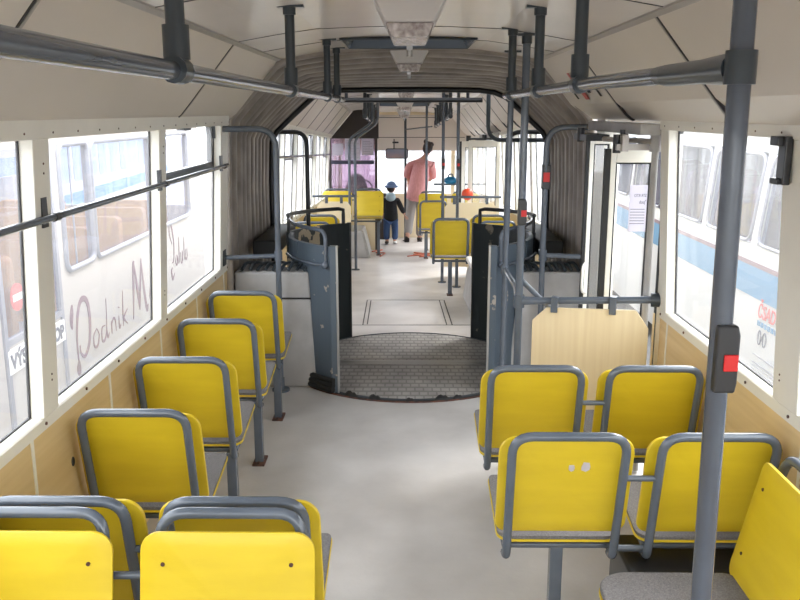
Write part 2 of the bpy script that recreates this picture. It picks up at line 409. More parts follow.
posts(1, RX, gl_right, Y0, 4.10, RZT, 'trim_4', False, 'cream posts and header framing the right windows')
k = 0
for i, (a, b) in enumerate(gl_left):
    k += 1; window(k, -1, -1.235, a, b, LZT, ZH+.03, hopper=1.53 if i == 3 else False, label='left rear-section side window %s' % ('with a black-framed tilting vent' if i == 3 else 'pane with thin dark gasket'))
for i, (a, b) in enumerate(gl_right):
    k += 1; window(k, 1, 1.285, a, b, RZT, ZH+.03, label='right rear-section side window pane with thin dark gasket')
fl_spans = [(7.15+i*1.02, 7.15+i*1.02+.93) for i in range(6)] + [(13.35, 14.05), (14.2, 15.2)]
fr_spans = [(7.15, 8.2), (8.35, 9.4), (9.55, 10.55), (12.25, 13.1), (13.22, 14.05)]
posts(-1, LX, fl_spans, 6.98, 15.5, LZT, 'trim_5', True, 'cream posts and header of the left windows in the front section')
def posts_r():
    m = MB(); a = 6.98
    for (s0, s1) in fr_spans[:3]: post(m, 1, RX, a, s0, RZT, 1.81); a = s1
    post(m, 1, RX, a, 10.7, RZT, 1.81); post(m, 1, RX, 12.1, 12.25, RZT, 1.81); post(m, 1, RX, 13.1, 13.22, RZT, 1.81); post(m, 1, RX, 14.05, 14.2, RZT, 1.81)
    post(m, 1, RX, 15.4, 15.5, RZT, 1.81)
    m.box(RX-.018, RX+.07, 6.98, 15.5, ZH, 1.83)
    struct(m.build('trim_6', 'white', front=True), 'cream posts and header of the right windows in the front section')
posts_r()
for i, (a, b) in enumerate(fl_spans):
    k += 1; window(k, -1, -1.235, a, b, LZT, ZH+.03, True, hopper=1.5 if i in (1, 3, 5) else False, label='left window of the front section of the bus')
for a, b in fr_spans:
    k += 1; window(k, 1, 1.285, a, b, RZT, ZH+.03, True, label='right window of the front section of the bus')

# coves and ceiling, rear and front
def upper(y0, y1, front, hatches, seams_l, seams_r, cs, nm):
    for side, ys, tagn in ((-1, seams_l, 'left'), (1, seams_r, 'right')):
        m = MB(); cove(m, side, y0, y1)
        o = struct(m.build('ceiling_cove_' + tagn + nm, 'cream', front=front), 'curved cream cove panels above the %s windows' % tagn)
        m = MB(); cove_seams(m, side, ys, .012, .002); m.build('panel_gap', 'seam', o)
        m = MB(); cove_seams(m, side, [y + .014 for y in ys], .014, .003); m.build('joint_strip', 'alu', o)
        m = MB(); m.prism([(side*.85, 2.165), (side*.825, 2.175), (side*.825, 2.19), (side*.85, 2.19)], y0, y1); m.build('edge_moulding', 'alu', o)
    m = MB(); a = y0
    for (h0, h1) in hatches:
        ceil_patch(m, -.84, .84, a, h0); ceil_patch(m, -.84, -.37, h0, h1); ceil_patch(m, .37, .84, h0, h1); a = h1
    ceil_patch(m, -.84, .84, a, y1)
    o = struct(m.build('ceiling' + nm, 'ceil', front=front), 'glossy cream ceiling panels of the %s section' % ('front' if front else 'rear'))
    m = MB()
    for y in cs:
        poly = [(x, z-.002) for x, z in CEIL] + [(x, z+.003) for x, z in reversed(CEIL)]
        m.prism(poly, y, y+.009)
    m.build('panel_gap', 'seam', o)
    m = MB(); m.box(LX-.07, RX+.07, y0, y1, 2.30, 2.33); struct(m.build('roof' + nm, 'buscream', front=front), 'outer roof skin')
upper(Y0, 5.75, False, [(4.87, 5.55)], [.1, 2.13, 4.28], [.15, 1.6, 3.05, 4.50], [1.5, 2.9, 4.3, 5.02], '')
upper(6.95, 15.5, True, [(9.15, 9.95), (12.3, 13.1)], [7.9, 8.9, 9.9, 10.9, 11.9, 12.9, 13.6], [7.9, 8.75, 9.6, 10.5, 11.4, 12.3, 13.2, 14.1], [8.2, 10.4, 11.9, 13.6], '_front')
hatch(4.87, 5.55, 'dark blue recessed roof hatch nearest, just ahead of the first ceiling lamp')
hatch(9.15, 9.95, 'roof hatch in the front section ceiling, nearer of the two there', True)
hatch(12.3, 13.1, 'roof hatch in the front section ceiling, farther of the two there', True)

# the side windows and their posts lean in a little towards the roof
for o in [q for q in bpy.data.objects if q.type == 'MESH' and (q.name.startswith('window_') or q.name in ('trim_3', 'trim_4', 'trim_5', 'trim_6') or (q.parent and q.parent.name in ('trim_3', 'trim_4', 'trim_5', 'trim_6')))]:
    for v in o.data.vertices:
        if v.co.z > .87: v.co.x -= math.copysign((v.co.z-.87)*.05, v.co.x)
# rear wall behind the camera and front bulkhead
m = MB(); m.box(LX-.05, RX+.05, Y0-.05, Y0, -.05, .95); m.box(LX-.05, RX+.05, Y0-.05, Y0, 1.75, 2.33); m.box(LX-.05, LX+.12, Y0-.05, Y0, .95, 1.75); m.box(RX-.12, RX+.05, Y0-.05, Y0, .95, 1.75)
o = struct(m.build('wall_back', 'cream'), 'rear end wall with the rear window')
k += 1; m = MB(); m.box(LX+.12, RX-.12, Y0-.03, Y0-.02, .95, 1.75); struct(m.build('window_%d' % k, 'glass'), 'rear window')
m = MB(); m.box(LX-.05, RX+.05, 15.5, 15.55, -.05, .80); m.box(LX-.05, LX+.08, 15.5, 15.55, .8, 1.6); m.box(RX-.08, RX+.05, 15.5, 15.55, .8, 1.6); m.box(.86, .93, 15.5, 15.55, .8, 1.6)
m.box(LX-.05, RX+.05, 15.5, 15.55, 1.57, 2.33)
o = struct(m.build('wall_front', 'creampanel', front=True), 'cream front wall of the bus below and above the windscreen')
m = MB(); m.box(-.60, 1.15, 15.47, 15.50, 1.57, 2.2); m.build('header_panel', 'cream', o)
m = MB(); m.box(-.55, 1.1, 15.464, 15.47, 1.80, 1.81); m.box(-.60, 1.1, 15.464, 15.47, 2.15, 2.16); m.box(-.2, -.09, 15.45, 15.47, 1.70, 1.73); m.build('panel_gap', 'seam', o)
k += 1; m = MB(); m.box(LX+.08, RX-.08, 15.52, 15.525, .8, 1.57); struct(m.build('window_%d' % k, 'glass', front=True), 'windscreen at the far front end of the bus')

# ------------------------------------------------------------------ articulation: bellows, turntable, balustrades
def bellows():
    # inner outline from the left floor over the roof to the right floor; t = 0 near .. 1 far
    near = [(-1.19,-.05),(-1.19,.4),(-1.19,.85),(-1.19,1.3),(-1.185,1.72),(-1.17,1.81),(-1.07,1.93),(-.88,2.15),(-.78,2.205),(-.6,2.235),(-.3,2.262),(0,2.27)]
    mid = [(-1.15,-.05),(-1.15,.4),(-1.15,.85),(-1.15,1.3),(-1.14,1.66),(-1.10,1.74),(-.98,1.87),(-.80,2.04),(-.70,2.08),(-.56,2.10),(-.3,2.11),(0,2.115)]
    far = [(-1.125,-.1),(-1.125,.4),(-1.125,.85),(-1.125,1.3),(-1.11,1.62),(-1.07,1.70),(-.94,1.82),(-.77,1.97),(-.67,2.01),(-.55,2.025),(-.3,2.03),(0,2.03)]
    def ol(P): return P + [(-x+.02, z) for x, z in reversed(P[:-1])]
    near, mid, far = ol(near), ol(mid), ol(far)
    n = 11; rows = []; OFF = [0, .012, .045, .115, .045, .012]; YF = [0, .28, .42, .5, .58, .72]
    steps = [((i + YF[k_])/n, OFF[k_]) for i in range(n) for k_ in range(6)] + [(1.0, 0)]
    jit = {}
    for t, s in steps:
        row = []
        j_ = random.uniform(-.008, .008)
        for a, b, c in zip(near, mid, far):
            if t < .5: q = t*2; x = a[0]+(b[0]-a[0])*q; z = a[1]+(b[1]-a[1])*q
            else: q = t*2-1; x = b[0]+(c[0]-b[0])*q; z = b[1]+(c[1]-b[1])*q
            hh = min(1, max(0, z/2.2))
            y0 = 5.50 + .20*hh**2; y1 = 7.02
            y = y0 + (y1-y0)*t + j_*.5
            sx = (1 if x > .01 else -1); fx = min(1, abs(x-.01)/.8)
            x += sx*(s+j_)*fx; z += s*(1-fx)*.9 + (s*.6 if 1.7 < z < 2.1 else 0)
            row.append((x, y + random.uniform(-.003, .003), z))
        rows.append(row)
    vs = [p for r in rows for p in r]; nv = len(near); fs = []
    for i in range(len(rows)-1):
        for j in range(nv-1): fs.append((i*nv+j, (i+1)*nv+j, (i+1)*nv+j+1, i*nv+j+1))
    m = MB(); m.add(vs, fs, True)
    o = m.build('bellows', 'bellows', solid=.006)
    tag(o, 'dark pleated rubber bellows arch joining the two halves of the bus', 'bellows')
    # smooth rims
    m = MB(); m.tube([(x, 5.52+.22*min(1,max(0,z/2.2))**2, z-.01) for x, z in near], .03, 8)
    m.build('near_rim', 'bellows', o)
    m = MB(); m.tube([(x*.995, 7.0, z-.01) for x, z in far], .022, 8)
    m.build('far_rim', 'tube_black', o)
bellows()
t = thing('turntable', 'round checker-plate turntable floor between the two bus halves', 'turntable', (0.02, 6.16, 0))
def disc(m, r, a0, a1, z0, z1):
    pts = [(r*cos(radians(a)), r*sin(radians(a))) for a in range(a0, a1+1, 4)]
    m.prism(pts, z0, z1, plane='xy')
m = MB(); disc(m, .855, 184, 356, -.04, .006); m.build('plate', 'checker', t)
m = MB(); disc(m, .855, 4, 176, -.04, .006)
m.build('plate', 'checker', t)
m = MB(); m.box(-.853, .853, -.055, -.012, -.04, .007); m.box(-.853,.853,.005,.055,-.04,.005); m.build('centre_strip', 'metal', t)
m = MB(); m.tube([(.86*cos(radians(a)), .86*sin(radians(a)), .003) for a in range(0, 360, 5)], .009, 8, closed=True); m.build('rim', 'tube_dark', t)
m = MB(); m.tube([(.905*cos(radians(a)), .905*sin(radians(a)), .002) for a in range(200, 341, 4)], .007, 6); m.build('rusty_edge', 'rust', t)
m = MB(); m.tube([(.88*cos(radians(a)), .88*sin(radians(a)), -.004) for a in range(184, 357, 4)], .012, 6); m.build('gap_seal', 'black', t)
for a, sz in ((244, .05), (255, .045), (270, .03), (284, .05), (291, .035)):
    m = MB(); n = 10; c = Vector((.885*cos(radians(a)), .885*sin(radians(a)), 0)); tx = Vector((-sin(radians(a)), cos(radians(a)), 0))
    pts = []
    prof = [0, .5, .9, 1, .7, .8, .35, .1, 0]
    vs = []; 
    for i, h in enumerate(prof):
        p = c + tx*(i/(len(prof)-1)-.5)*sz*2.6
        vs += [p + Vector((0, -.012, 0)), p + Vector((0, .02, h*sz*.7)), p + Vector((0, .035, 0))]
    fs = [(3*i+q, 3*i+3+q, 3*i+4+q, 3*i+1+q) for i in range(len(prof)-1) for q in (0, 1)]
    m.add(vs, fs, True); m.build('torn_seal', 'black', t, solid=.004)

def arcpanel(mb, r, a0, a1, z0, z1, th=.03, step=4):
    n = max(2, int(abs(a1-a0)/step)+1)
    ro, ri = r+th/2, r-th/2
    vs = []; fs = []
    for i in range(n):
        a = radians(a0+(a1-a0)*i/(n-1))
        vs += [(ro*cos(a), ro*sin(a), z0), (ro*cos(a), ro*sin(a), z1), (ri*cos(a), ri*sin(a), z1), (ri*cos(a), ri*sin(a), z0)]
    for i in range(n-1):
        for q in range(4): fs.append((4*i+q, 4*i+(q+1) % 4, 4*i+4+(q+1) % 4, 4*i+4+q))
    fs += [(0,3,2,1), (4*n-4, 4*n-3, 4*n-2, 4*n-1)]
    mb.add(vs, fs, False)
def balustrade_near(side, label):
    sg = lambda a: a if side < 0 else (182.5 - a)
    t = thing('balustrade', label, 'balustrade', (0.02, 6.16, 0))
    m = MB(); arcpanel(m, .865, sg(-127), sg(-151), .012, .99); m.build('panel', 'blue_panel', t)
    m = MB(); arcpanel(m, .870, sg(-151), sg(-182), .83, .985); m.build('top_band', 'blue_panel', t)
    m = MB(); a = radians(sg(-126)); x, y = .865*cos(a), .865*sin(a)
    m.box(x-.022, x+.022, y-.022, y+.022, .0, 1.0); m.build('edge_post', 'blue_panel', t, bevel=.006)
    m = MB(); m.box(x-.006 + (-.026 if side > 0 else .026), x+.006 + (-.026 if side > 0 else .026), y-.024, y+.01, .0, 1.0); m.build('edge_strip', 'metal', t)
    pts = [(.87*cos(radians(sg(q))), .87*sin(radians(sg(q))), 1.095) for q in range(-182, -134, 5)]
    e2 = (.885*cos(radians(sg(-129))), .885*sin(radians(sg(-129))))
    pts += [(e2[0], e2[1], 1.09), (e2[0], e2[1], .87)]
    m = MB(); m.tube(pts, .014, 10, fillet=.06); m.build('hand_rail', 'tube', t)
    m = MB(); m.tube([(.905*cos(radians(sg(q))), .905*sin(radians(sg(q))), .87) for q in range(-165, -127, 5)], .011, 8); m.build('lower_rail', 'tube', t)
    m = MB(); m.ell((e2[0]*1.01, e2[1]-.02, .872), (.024, .024, .024)); m.build('rail_knob', 'tube', t)
    return t
bl = balustrade_near(-1, 'blue grey curved guard panel with scuffed paint, near left of the turntable')
br_ = balustrade_near(1, 'blue grey curved guard panel on the near right of the turntable, behind the wooden partition')
m = MB()
for z, rr in ((.028, .905), (.058, .90), (.088, .893)): m.tube([(rr*cos(radians(q)), rr*sin(radians(q)), z) for q in range(-149, -121, 4)], .021, 8)
m.build('rubber_boot', 'black', bl)
def balustrade_far(side, label):
    sg = lambda a: a if side < 0 else (177.5 - a)
    t = thing('balustrade', label, 'balustrade'); t.matrix_world = MF @ Matrix.Translation((0.02, 6.16, 0))
    m = MB(); arcpanel(m, .90, sg(124), sg(144), .02, .99); m.build('panel', 'dark_panel', t)
    m = MB(); arcpanel(m, .90, sg(144), sg(179), .02, .985); m.build('peeling_panel', 'peel', t)
    pts = [(.9*cos(radians(sg(q))), .9*sin(radians(sg(q))), 1.11) for q in range(180, 129, -5)]
    e = (.9*cos(radians(sg(127))), .9*sin(radians(sg(127))))
    pts += [(e[0], e[1], 1.10), (e[0], e[1], 1.06), (e[0], e[1], .98)]
    m = MB(); m.tube(pts, .015, 10); m.build('hand_rail', 'tube_black', t)
    m = MB(); a = radians(sg(123.5)); x, y = .9*cos(a), .9*sin(a); m.box(x-.016, x+.016, y-.016, y+.016, .0, .995); m.build('edge_post', 'tube_black', t)
    m = MB(); a = radians(sg(178)); x, y = .9*cos(a), .9*sin(a); m.cyl((x, y, .98), (x, y, 1.11), .012, 8); m.build('rail_support', 'tube_black', t)
balustrade_far(-1, 'near-black curved guard panel on the far left side of the turntable')
balustrade_far(1, 'near-black curved guard panel with peeling paint on the far right of the turntable')

def cover_box(side, label):
    t = thing('equipment_box', label, 'box')
    # tapered grey cover in front of the balustrade
    xo = -1.17 if side < 0 else 1.19
    xb, xt = side*.61, side*.665
    if side > 0: xb, xt = .67, .76
    ztop = .80
    f = lambda x, y, z: (x, y, z)
    y0, y1 = 5.56, 5.70
    vs = [f(xo, y0, 0), f(xb, 5.62, 0), f(xb-.0, 5.72, 0), f(xo, 6.0, 0), f(xo, y0+.04, ztop), f(xt, 5.60, ztop), f(xt+side*.02, 5.74, ztop), f(xo, 5.95, ztop)]
    if side < 0: vs[1] = f(xb, 5.56, 0)
    fs = [(0,1,5,4),(1,2,6,5),(2,3,7,6),(3,0,4,7),(4,5,6,7),(0,3,2,1)]
    m = MB(); m.add(vs, fs); m.build('cover', 'boxgrey', t, bevel=.02)
    m = MB(); m.tube([(xo, y0+.03, .62), (xt*.985, 5.59, .62)], .006, 6); m.build('cover_seam', 'dark', t)
    for i in range(9):
        x = xt + (xo-xt)*(i+.6)/9.6
        m = MB(); m.tube([(x, 5.61+.02*(i % 2), ztop+.01), (x-side*.02, 5.67, ztop+.04+random.uniform(0, .015)), (x-side*.05, 5.76, ztop+.035), (x-side*.03, 5.92, ztop+.01)], .012, 6, fillet=.05); m.build('folded_rubber', 'tube_dark', t)
    return t
cover_box(-1, 'light grey tapered equipment cover behind the last left seat, beside the turntable')
cover_box(1, 'light grey tapered equipment cover behind the wooden partition on the right')

for sx, lab in ((-1, 'black rubber-covered ledge inside the bellows on the left'), (1, 'black rubber-covered ledge inside the bellows on the right')):
    o = MB().box(sx*.93, sx*1.11, 6.0, 6.95, .84, .95).build('joint_ledge', 'black', bevel=.015); tag(o, lab, 'ledge')
# joint hoops (grey, rear section)
t = thing('hoop_rail', 'grey bent tube rail standing before the left bellows wall', 'hand rail', (0, 0, 0))
m = MB(); m.tube([(-1.19, 5.32, 1.745), (-.835, 5.45, 1.745), (-.86, 5.5, .012)], .019, 12, fillet=.13); m.build('pole', 'tube', t)
m = MB(); m.cyl((-.86, 5.5, .0), (-.86, 5.5, .012), .06); m.cyl((-.86, 5.5, .012), (-.86, 5.5, .09), .026); m.build('floor_flange', 'tube', t)
m = MB(); m.tube([(-1.19, 5.40, .93), (-.845, 5.48, .93)], .015); m.cyl((-.847, 5.48, .90), (-.847, 5.48, .96), .026); m.build('cross_bar', 'tube', t)
m = MB(); m.box(-1.20, -1.18, 5.28, 5.36, 1.69, 1.80); m.build('wall_bracket', 'tube_black', t); m = MB(); m.box(-1.20, -1.18, 5.36, 5.44, .88, .98); m.build('wall_bracket', 'tube_black', t)
t = thing('hoop_rail', 'grey bent tube rail with red button standing before the right bellows wall', 'hand rail', (0, 0, 0))
m = MB(); m.tube([(1.21, 5.40, 1.755), (.88, 5.5, 1.755), (.885, 5.52, .012)], .019, 12, fillet=.13); m.build('pole', 'tube', t)
m = MB(); m.cyl((.885, 5.52, .0), (.885, 5.52, .012), .06); m.build('floor_flange', 'tube', t)
m = MB(); m.tube([(.885, 5.52, .93), (1.17, 5.45, .93)], .016); m.cyl((.885, 5.52, .895), (.885, 5.52, .965), .027); m.build('cross_bar', 'tube', t)
m = MB(); m.box(.860, .915, 5.485, 5.55, 1.36, 1.52); b = m.build('stop_button_box', 'blackplastic', t, bevel=.008)
m = MB(); m.box(.865, .905, 5.478, 5.487, 1.41, 1.47); m.build('button', 'red', b)

# ------------------------------------------------------------------ seats
def make_seat(label, group):
    t = thing('bus_seat', label, 'seat', group=group)
    # hoop: top leans back
    def hy(z): return .055 - (z-.36)/.46*.105
    m = MB()
    m.tube([(-.185, hy(.36)+.045, .328), (-.185, hy(.34), .335), (-.187, hy(.82), .82), (.187, hy(.82), .82), (.185, hy(.34), .335), (.185, hy(.36)+.045, .328)], .0155, 12, fillet=.07)
    m.build('hoop_frame', 'tube', t)
    # backrest: curved rounded panel
    ol = rrect(-.225, .225, .417, .797, [.045, .055, .055, .045], 6)
    m = MB(); vs = []; 
    def by(x, z): return hy(z) + .034 + .018*(1-(x/.225)**2) + .012*((z-.6)/.2)**2
    n = len(ol)
    rings = [1, .8, .55, .3]
    for q in rings:
        for (x, z) in ol: 
            X = x*q; Z = .6 + (z-.6)*q; vs.append((X, by(X, Z), Z))
    vs.append((0, by(0, .6), .6)); fs = []
    for r_ in range(len(rings)-1):
        for i in range(n): fs.append((r_*n+i, r_*n+(i+1) % n, (r_+1)*n+(i+1) % n, (r_+1)*n+i))
    c = len(vs)-1; L = (len(rings)-1)*n
    for i in range(n): fs.append((L+i, L+(i+1) % n, c))
    m.add(vs, fs, True); b = m.build('backrest', 'yellow', t, solid=.012)
    b.modifiers['solid'].offset = 0
    md = b.modifiers.new('bevel', 'BEVEL'); md.width = .002; md.segments = 2; md.limit_method = 'ANGLE'; md.angle_limit = radians(60)
    for x in (-.165, .165):
        for z in (.715, .50):
            y = by(x, z); m = MB(); m.cyl((x, y+.002, z), (x, y+.0095, z), .0055, 8); m.build('screw', 'rust', b)
    # seat pan
    ol = rrect(-.215, .215, .082, .47, [.05, .02, .02, .05], 6)
    def sz(y): return .372 + .03*((y-.1)/.33) + (.018*((y-.33)/.1) if y > .33 else 0)
    def plate(m, sc_, zoff, th):
        poly = [(x*sc_, .27+(y-.27)*sc_) for x, y in ol]; n = len(poly)
        vs = [(x, y, sz(y)+zoff) for x, y in poly] + [(x, y, sz(y)+zoff+th) for x, y in poly]
        m.add(vs, [tuple(reversed(range(n))), tuple(range(n, 2*n))] + [(i, (i+1) % n, n+(i+1) % n, n+i) for i in range(n)])
    m = MB(); plate(m, 1.0, .006, .008); s = m.build('seat_pan', 'yellow', t)
    m = MB(); plate(m, .985, .0145, .012); m.build('seat_pad', 'felt', s)
    m = MB(); m.tube([(-.185, .10, .352), (-.185, .36, .368)], .012, 8); m.tube([(.185, .10, .352), (.185, .36, .368)], .012, 8); m.tube([(-.185, .12, .347), (.185, .12, .347)], .013, 8); m.build('seat_frame', 'tube', t)
    return t
def leg_for(t, x=.185, low=0.0, y=.09):
    m = MB(); m.box(x-.022, x+.022, y-.015, y+.03, low+.008, .345)
    l = m.build('leg', 'tube', t, bevel=.004)
    m = MB(); m.box(x-.032, x+.032, y-.05, y+.08, low, low+.010); m.cyl((x, y-.035, low+.01), (x, y-.035, low+.02), .008, 6); m.cyl((x, y+.06, low+.01), (x, y+.06, low+.02), .008, 6); m.build('foot_plate', 'rust', l)
def wall_mount(t, x, xw):
    m = MB(); m.tube([(x, .12, .347), (xw, .12, .347)], .013, 8); m.box(xw-.01, xw+.01, .07, .17, .30, .39); m.build('wall_bracket', 'tube', t)
def bar_to(t, x0, x1):
    m = MB(); 
    def hy(z): return .055 - (z-.36)/.46*.105
    m.tube([(x0, hy(.66), .66), (x1, hy(.66), .66)], .011, 8); m.build('link_bar', 'tube', t)
    m = MB(); m.tube([(x0, .09, .35), (x1, .09, .35)], .012, 8); m.build('link_bar', 'tube', t)
base = make_seat('front-most of the four single yellow seats along the left wall', 'single seats along the left wall')
bare = dup(base, (0, 0, 0), 0, 'x')      # a copy without leg, used for the other places
def strip_unused(o):
    for c in list(o.children):
        for g in list(c.children): bpy.data.objects.remove(g)
        bpy.data.objects.remove(c)
    bpy.data.objects.remove(o)
leg_for(base, .168); wall_mount(base, -.185, -.23)
GS = 'single seats along the left wall'
base.matrix_world = Matrix.Translation((-.965, 4.87, 0))
for y, lab in ((4.19, 'second-farthest of the four single yellow seats along the left wall'),
               (3.51, 'third-farthest single yellow seat along the left wall, its grey pad curving down'),
               (2.86, 'nearest of the four single yellow seats along the left wall')):
    dup(base, (-.965, y, 0), 0, lab, GS)
G2 = 'paired seats bottom left, forward facing'
s = dup(bare, (-.957, 2.17, 0), 0, 'yellow forward seat by the wall at bottom left, behind a rear-facing seat back', G2)
bar_to(s, .185, .29); wall_mount(s, -.185, -.245)
s = dup(bare, (-.468, 2.17, 0), 0, 'yellow forward seat on the aisle at bottom left, only its edge and tube showing', G2); leg_for(s)
G3 = 'paired seats bottom left, rear facing'
s = dup(bare, (-.985, 2.005, 0), pi, 'yellow rear-facing seat back in the bottom left corner, by the wall', G3)
bar_to(s, -.185, -.33)
s = dup(bare, (-.463, 2.005, 0), pi, 'yellow rear-facing seat back with two screws, bottom left beside the aisle', G3); leg_for(s, -.185)
G4 = 'paired seats right of the aisle'
s = dup(bare, (.53, 2.65, 0), 0, 'yellow seat back with torn white sticker on the aisle, nearest right row', G4)
bar_to(s, .185, .305); leg_for(s, .0, 0, .12)
sb = [c for c in s.children if c.name.startswith('backrest')][0]
rs = random.Random(3)
for cx, cz, rr in ((.070, .685, .022), (.022, .68, .014)):
    pts = [(cx+rr*(.7+.5*rs.random())*cos(a*pi/4)*.8, cz+rr*(.7+.5*rs.random())*sin(a*pi/4)) for a in range(8)]
    m = MB(); m.add([(x, .055-(z-.36)/.46*.105+.034+.018*(1-(x/.225)**2)-.008, z) for x, z in pts], [tuple(range(8))])
    m.build('torn_sticker', 'paper', sb, solid=.001)
s = dup(bare, (1.02, 2.65, 0), 0, 'yellow seat back by the right wall, nearest row, partly behind the tall pole', G4); wall_mount(s, .185, .235)
s = dup(bare, (.532, 3.40, 0), 0, 'yellow seat on the aisle before the pale wooden partition, second right row', G4)
bar_to(s, .185, .305); leg_for(s, .0, 0, .12)
s = dup(bare, (1.02, 3.40, 0), 0, 'yellow seat by the right wall before the wooden partition, second row', G4); wall_mount(s, .185, .235)
# side-facing seat bottom right (on a raised box)
side = dup(bare, (1.12, 2.27, .0), pi/2, 'yellow seat turned sideways with its back to the right wall, bottom right corner', G4)
side['group'] = 'seat turned to the aisle'
for c in list(side.children):
    if c.name.startswith('seat_pan'):
        for g in list(c.children): bpy.data.objects.remove(g)
        bpy.data.objects.remove(c)
ol = rrect(-.19, .185, .08, .53, [.05, .10, .10, .05], 8)
m = MB(); m.prism([(x, y) for x, y in ol], .395, .403, plane='xy'); sp = m.build('seat_pan', 'yellow', side)
m = MB(); m.prism([(x*.99, .3+(y-.3)*.99) for x, y in ol], .4035, .425, plane='xy'); m.build('seat_pad', 'felt', sp, bevel=.006)
m = MB(); m.tube([(-.16, .08, .35), (-.16, .10, .10), (-.16, .0, .02)], .014, 8, fillet=.05); m.tube([(.16, .08, .35), (.16, .10, .10), (.16, .0, .02)], .014, 8, fillet=.05); m.build('leg', 'tube', side)
t = thing('heater_box', 'black heater box on the floor beneath the right-hand window seats', 'heater', (1.0, 2.72, 0))
m = MB(); m.box(-.24, .2, -.08, .2, .0, .31); m.build('casing', 'blackplastic', t, bevel=.01)
m = MB()
for z in (.06, .1, .14, .18, .22): m.box(-.19, .17, -.086, -.08, z, z+.012)
m.build('grille', 'black', t)

# ------------------------------------------------------------------ ceiling hand rails
def clamp(m, x, y, z, r=.024):
    m.cyl((x, y, z+.02), (x, y, z+.085), r*1.0, 12); m.cyl((x, y-.03, z), (x, y+.03, z), r, 12)
def hanger(t, x, y, zr, ztop, r=.019):
    m = MB(); m.cyl((x, y, zr+.04), (x, y, ztop), r, 14); h = m.build('hanger', 'tube_dark', t)
    m = MB(); clamp(m, x, y, zr, .0265); m.build('clamp', 'tube_dark', h)
    m = MB(); m.box(x-.055, x+.055, y-.02, y+.02, ztop-.008, ztop+.003); m.cyl((x, y, ztop-.035), (x, y, ztop-.005), r*1.3, 14); m.build('ceiling_flange', 'tube_dark', h)
t = thing('ceiling_hand_rail', 'long grey ceiling hand rail running above the left seats', 'hand rail')
m = MB(); m.tube([(-.475, -.5, 1.928), (-.455, 1.85, 1.928), (-.45, 6.0, 1.93)], .0185, 16); m.build('rail', 'tube_backlit', t)
for y in (.3, 1.72, 3.38, 4.9, 5.55): hanger(t, -.452, y, 1.929, 2.243)
t = thing('ceiling_hand_rail', 'short grey ceiling hand rail on the right, ending at the tall near pole', 'hand rail')
m = MB(); m.tube([(.50, 1.36, 1.915), (.50, 2.3, 1.925), (.50, 4.5, 1.93)], .0175, 16); m.build('rail', 'tube_backlit', t)
m = MB(); m.tube([(.50, 1.345, 1.915), (.50, 1.42, 1.915), (.50, 1.50, 1.916), (.50, 1.70, 1.918)], [.0245, .0235, .0205, .0205], 16); m.tube([(.50, 1.70, 1.918), (.50, 1.76, 1.92)], [.0205, .0175], 16); m.build('joint_sleeve', 'tube_dark', t)
for y in (2.57, 3.38, 4.25): hanger(t, .50, y, 1.927, 2.24)
# tall pole with stop button
def button_box(t, x, y, z, s=1.0, rz=0, facing=-1):
    R_ = Matrix.Translation((x, y, z)) @ Matrix.Rotation(rz, 4, 'Z')
    m = MB(); a = .026*s
    prof = [(-a, -.085*s), (a*1.0, -.085*s), (a*1.15, -.06*s), (a*1.15, .06*s), (a*.9, .085*s), (-a, .085*s)]
    m.prism(prof, -a*1.25, a*1.0, R_)
    b = m.build('stop_button_box', 'blackplastic', t, bevel=.006*s)
    m = MB(); m.box(-.008*s, a*1.05, -a*1.42, -a*1.2, -.028*s, .014*s, R_); m.build('button', 'red', b, bevel=.002)
    return b
t = thing('grab_pole', 'tall backlit grey pole nearest on the right with black and red stop button', 'pole', (.51, 1.335, 0))
m = MB(); m.cyl((.010, 0, 0.01), (-.011, 0, 2.235), .0175, 16); m.build('pole', 'tube_backlit', t)
m = MB(); m.cyl((-.008, 0, 1.89), (-.008, 0, 1.94), .0235, 16); m.build('rail_clamp', 'tube_dark', t)
m = MB(); m.cyl((.006, 0, 0), (.006, 0, .012), .055, 16); m.build('floor_flange', 'tube', t)
button_box(t, .0, -.004, 1.462, .66)
# pole pair by the turntable
t = thing('grab_pole', 'grey pole at the right edge of the turntable, reaching up to the ceiling', 'pole', (.625, 5.30, 0))
m = MB(); m.cyl((-.015, 0, 0.01), (.0, 0, 2.21), .0185, 16); m.build('pole', 'tube', t)
m = MB(); m.box(-.05, .05, -.02, .02, 2.195, 2.207); m.cyl((0, 0, 2.16), (0, 0, 2.2), .025); m.build('ceiling_flange', 'tube_dark', t)
m = MB(); m.cyl((-.01, 0, .845), (-.01, 0, .905), .026); m.tube([(-.01, 0, .875), (.0, -.5, .86), (-.045, -.96, .845)], .018, 12); m.build('link_bar', 'tube', t)
m = MB(); m.cyl((-.015, 0, 0), (-.015, 0, .012), .055, 16); m.build('floor_flange', 'tube', t)
t = thing('grab_pole', 'grey pole at the aisle end of the wooden partition, red stop button halfway', 'pole', (.575, 4.30, 0))
m = MB(); m.cyl((0, 0, .01), (0, 0, 2.222), .019, 16); m.build('pole', 'tube', t)
m = MB(); m.box(-.05, .05, -.02, .02, 2.207, 2.219); m.cyl((0, 0, 2.17), (0, 0, 2.21), .026); m.build('ceiling_flange', 'tube_dark', t)
m = MB(); m.cyl((0, 0, 0), (0, 0, .012), .055, 16); m.build('floor_flange', 'tube', t)
button_box(t, .0, -.004, 1.355, .78)
